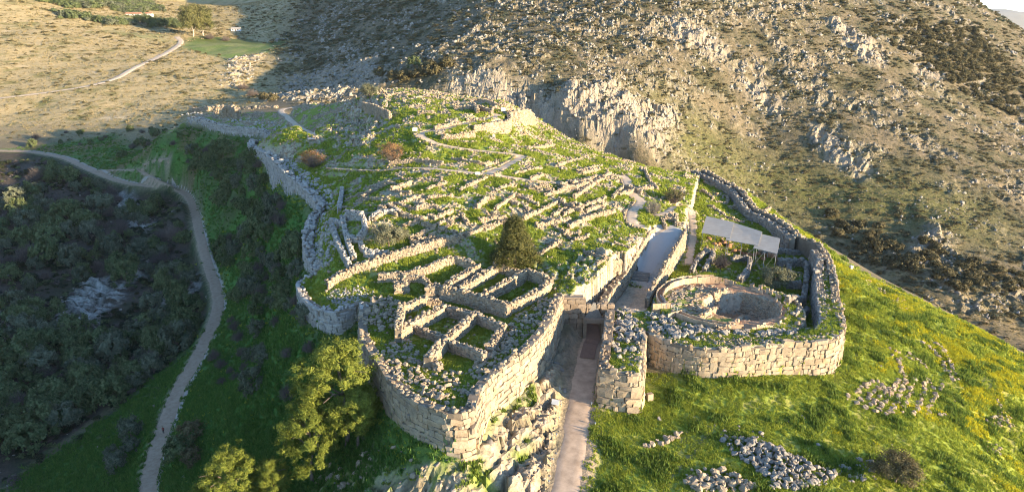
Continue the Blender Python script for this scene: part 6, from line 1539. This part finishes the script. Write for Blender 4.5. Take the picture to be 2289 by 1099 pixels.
# far house
def house(px, py, w, d, h, label, roof='roof_tile', rz=.1):
    p = on(px, py); e = empty('house', tuple(p), label, 'house'); e.rotation_euler[2] = rz
    m = MB(); m.box((0, 0, h / 2 - .5), (w, d, h + 1)); o = m.build('wall', 'white_paint'); o.parent = e
    m = MB(); m.add([(-w / 2 - .4, -d / 2 - .4, h), (w / 2 + .4, -d / 2 - .4, h), (w / 2 + .4, d / 2 + .4, h), (-w / 2 - .4, d / 2 + .4, h), (-w / 2 - .4, 0, h + 1.6), (w / 2 + .4, 0, h + 1.6)], [(0, 1, 5, 4), (2, 3, 4, 5), (0, 4, 3), (1, 2, 5), (3, 2, 1, 0)]); o = m.build('roof', roof); o.parent = e
    for s in (-.28, .28): m = MB(); m.box((s * w, -d / 2 - .02, h * .55), (1.2, .1, 1.2)); o = m.build('window', 'dark_glass'); o.parent = e
    m = MB(); m.box((0, -d / 2 - .02, 1.05), (1.1, .1, 2.1)); o = m.build('door', 'timber'); o.parent = e
house(328, 38, 12, 6, 3.0, 'small white house with reddish roof beside the far green field')
house(300, 37, 14, 5, 2.2, 'low long outbuilding left of the small white house', rz=.15)
house(528, 70, 9, 4, 2.4, 'white shed at the foot of the shaded mountain', 'sheet_metal', 0)
# person beside the valley path
def person(px, py):
    p = on(px, py); e = empty('person', tuple(p), 'person in dark red jacket and dark trousers standing beside the valley path', 'person')
    J = {'pel': (0, 0, .95), 'wst': (0, .01, 1.12), 'chs': (0, .02, 1.35), 'nek': (0, .02, 1.5), 'hed': (0, 0, 1.6), 'top': (0, 0, 1.74)}
    vs = [(0, 0, .93), (0, .01, 1.1), (0, .02, 1.33), (0, .02, 1.47), (0, -.01, 1.56), (0, -.01, 1.70)]; ed = [(0, 1), (1, 2), (2, 3), (3, 4), (4, 5)]; rd = [(.16, .12), (.14, .11), (.18, .12), (.06, .06), (.085, .1), (.07, .08)]
    for s in (-1, 1):
        i = len(vs); vs += [(s * .09, 0, .86), (s * .1, -.03, .5), (s * .1, .01, .09), (s * .11, -.14, .05)]; ed += [(0, i), (i, i + 1), (i + 1, i + 2), (i + 2, i + 3)]; rd += [(.095, .095), (.065, .065), (.045, .05), (.04, .03)]
        i = len(vs); vs += [(s * .2, .02, 1.40), (s * .25, .03, 1.13), (s * .24, -.08, .90), (s * .24, -.12, .80)]; ed += [(2, i), (i, i + 1), (i + 1, i + 2), (i + 2, i + 3)]; rd += [(.06, .06), (.045, .045), (.035, .035), (.035, .02)]
        h = i + 3
        for k in range(5):
            j = len(vs); vs += [(s * (.24 + (.02 if k == 4 else -.01)), -.14 + .018 * k, .745 - .004 * abs(k - 1.5) if k < 4 else .775), (s * .235, -.15 + .018 * k, .705 if k < 4 else .75)]; ed += [(h, j), (j, j + 1)]; rd += [(.01, .01), (.008, .008)]
    me = bpy.data.meshes.new('body'); me.from_pydata(vs, ed, []); o = bpy.data.objects.new('body', me); COL.objects.link(o); o.parent = e; me.materials.append(MATS['skin']); me.materials.append(MATS['cloth_red']); me.materials.append(MATS['cloth_dark'])
    sk = o.modifiers.new('skin', 'SKIN'); 
    if not me.skin_vertices: 
        bpy.context.view_layer.update()
    for v, r in zip(me.skin_vertices[0].data, rd): v.radius = r
    me.skin_vertices[0].data[0].use_root = True
    sb = o.modifiers.new('sub', 'SUBSURF'); sb.levels = sb.render_levels = 2
    bpy.context.view_layer.update()
    ev = o.evaluated_get(bpy.context.evaluated_depsgraph_get()); nm = bpy.data.meshes.new_from_object(ev)
    o.modifiers.clear(); o.data = nm
    nm.materials.clear()
    for k in ('skin', 'cloth_red', 'cloth_dark'): nm.materials.append(MATS[k])
    for f in nm.polygons:
        z = f.center.z; ax = abs(f.center.x); f.material_index = 0 if (z > 1.46 or (ax > .19 and z < .86)) else (1 if (z > .9 or ax > .19) else 2); f.use_smooth = True
    m = MB(); V, F = stone_variant(5, 2.0, .0); m.add(V * [.21, .24, .2] + [0, .02, 1.69], [tuple(f) for f in F]); h = m.build('hair', 'hair'); h.parent = e
person(366, 968)
# distant blue hills on the horizon at the upper right
x = np.linspace(1500, 9000, 90); V = []; 
for k, (yy, zz) in enumerate([(7600, -200), (7900, 0.5), (8300, 1.0), (9000, .3)]):
    for q in x: V.append((q, yy, -120 if k == 0 else (190 + 90 * pnoise(q / 900, 3.1, 4) + 40 * pnoise(q / 260, 1.1, 5)) * (zz if k else 1)))
F = [(r * 90 + i, r * 90 + i + 1, (r + 1) * 90 + i + 1, (r + 1) * 90 + i) for r in range(3) for i in range(89)]
o = mesh_obj('distant_hills', V, F, 'far_rock', None, True); o['kind'] = 'structure'
o = mesh_obj('ground', [(-14000, -6000, -150), (14000, -6000, -150), (14000, 16000, -150), (-14000, 16000, -150)], [(0, 1, 2, 3)], 'far_rock'); o['kind'] = 'structure'
# air: thin even haze round everything
mz = bpy.data.materials.new('haze'); mz.use_nodes = True; MATS['haze'] = mz
mz.node_tree.nodes.remove(mz.node_tree.nodes['Principled BSDF'])
pv = mz.node_tree.nodes.new('ShaderNodeVolumePrincipled'); pv.inputs['Density'].default_value = 0.00002; pv.inputs['Color'].default_value = (0.93, 0.95, 1.0, 1)
mz.node_tree.links.new(pv.outputs[0], mz.node_tree.nodes['Material Output'].inputs['Volume'])
m = MB(); m.box((0, 5000, 100), (29000, 23000, 510)); o = m.build('haze', 'haze'); o['kind'] = 'stuff'; o['label'] = 'thin evening haze over the valley and mountain'
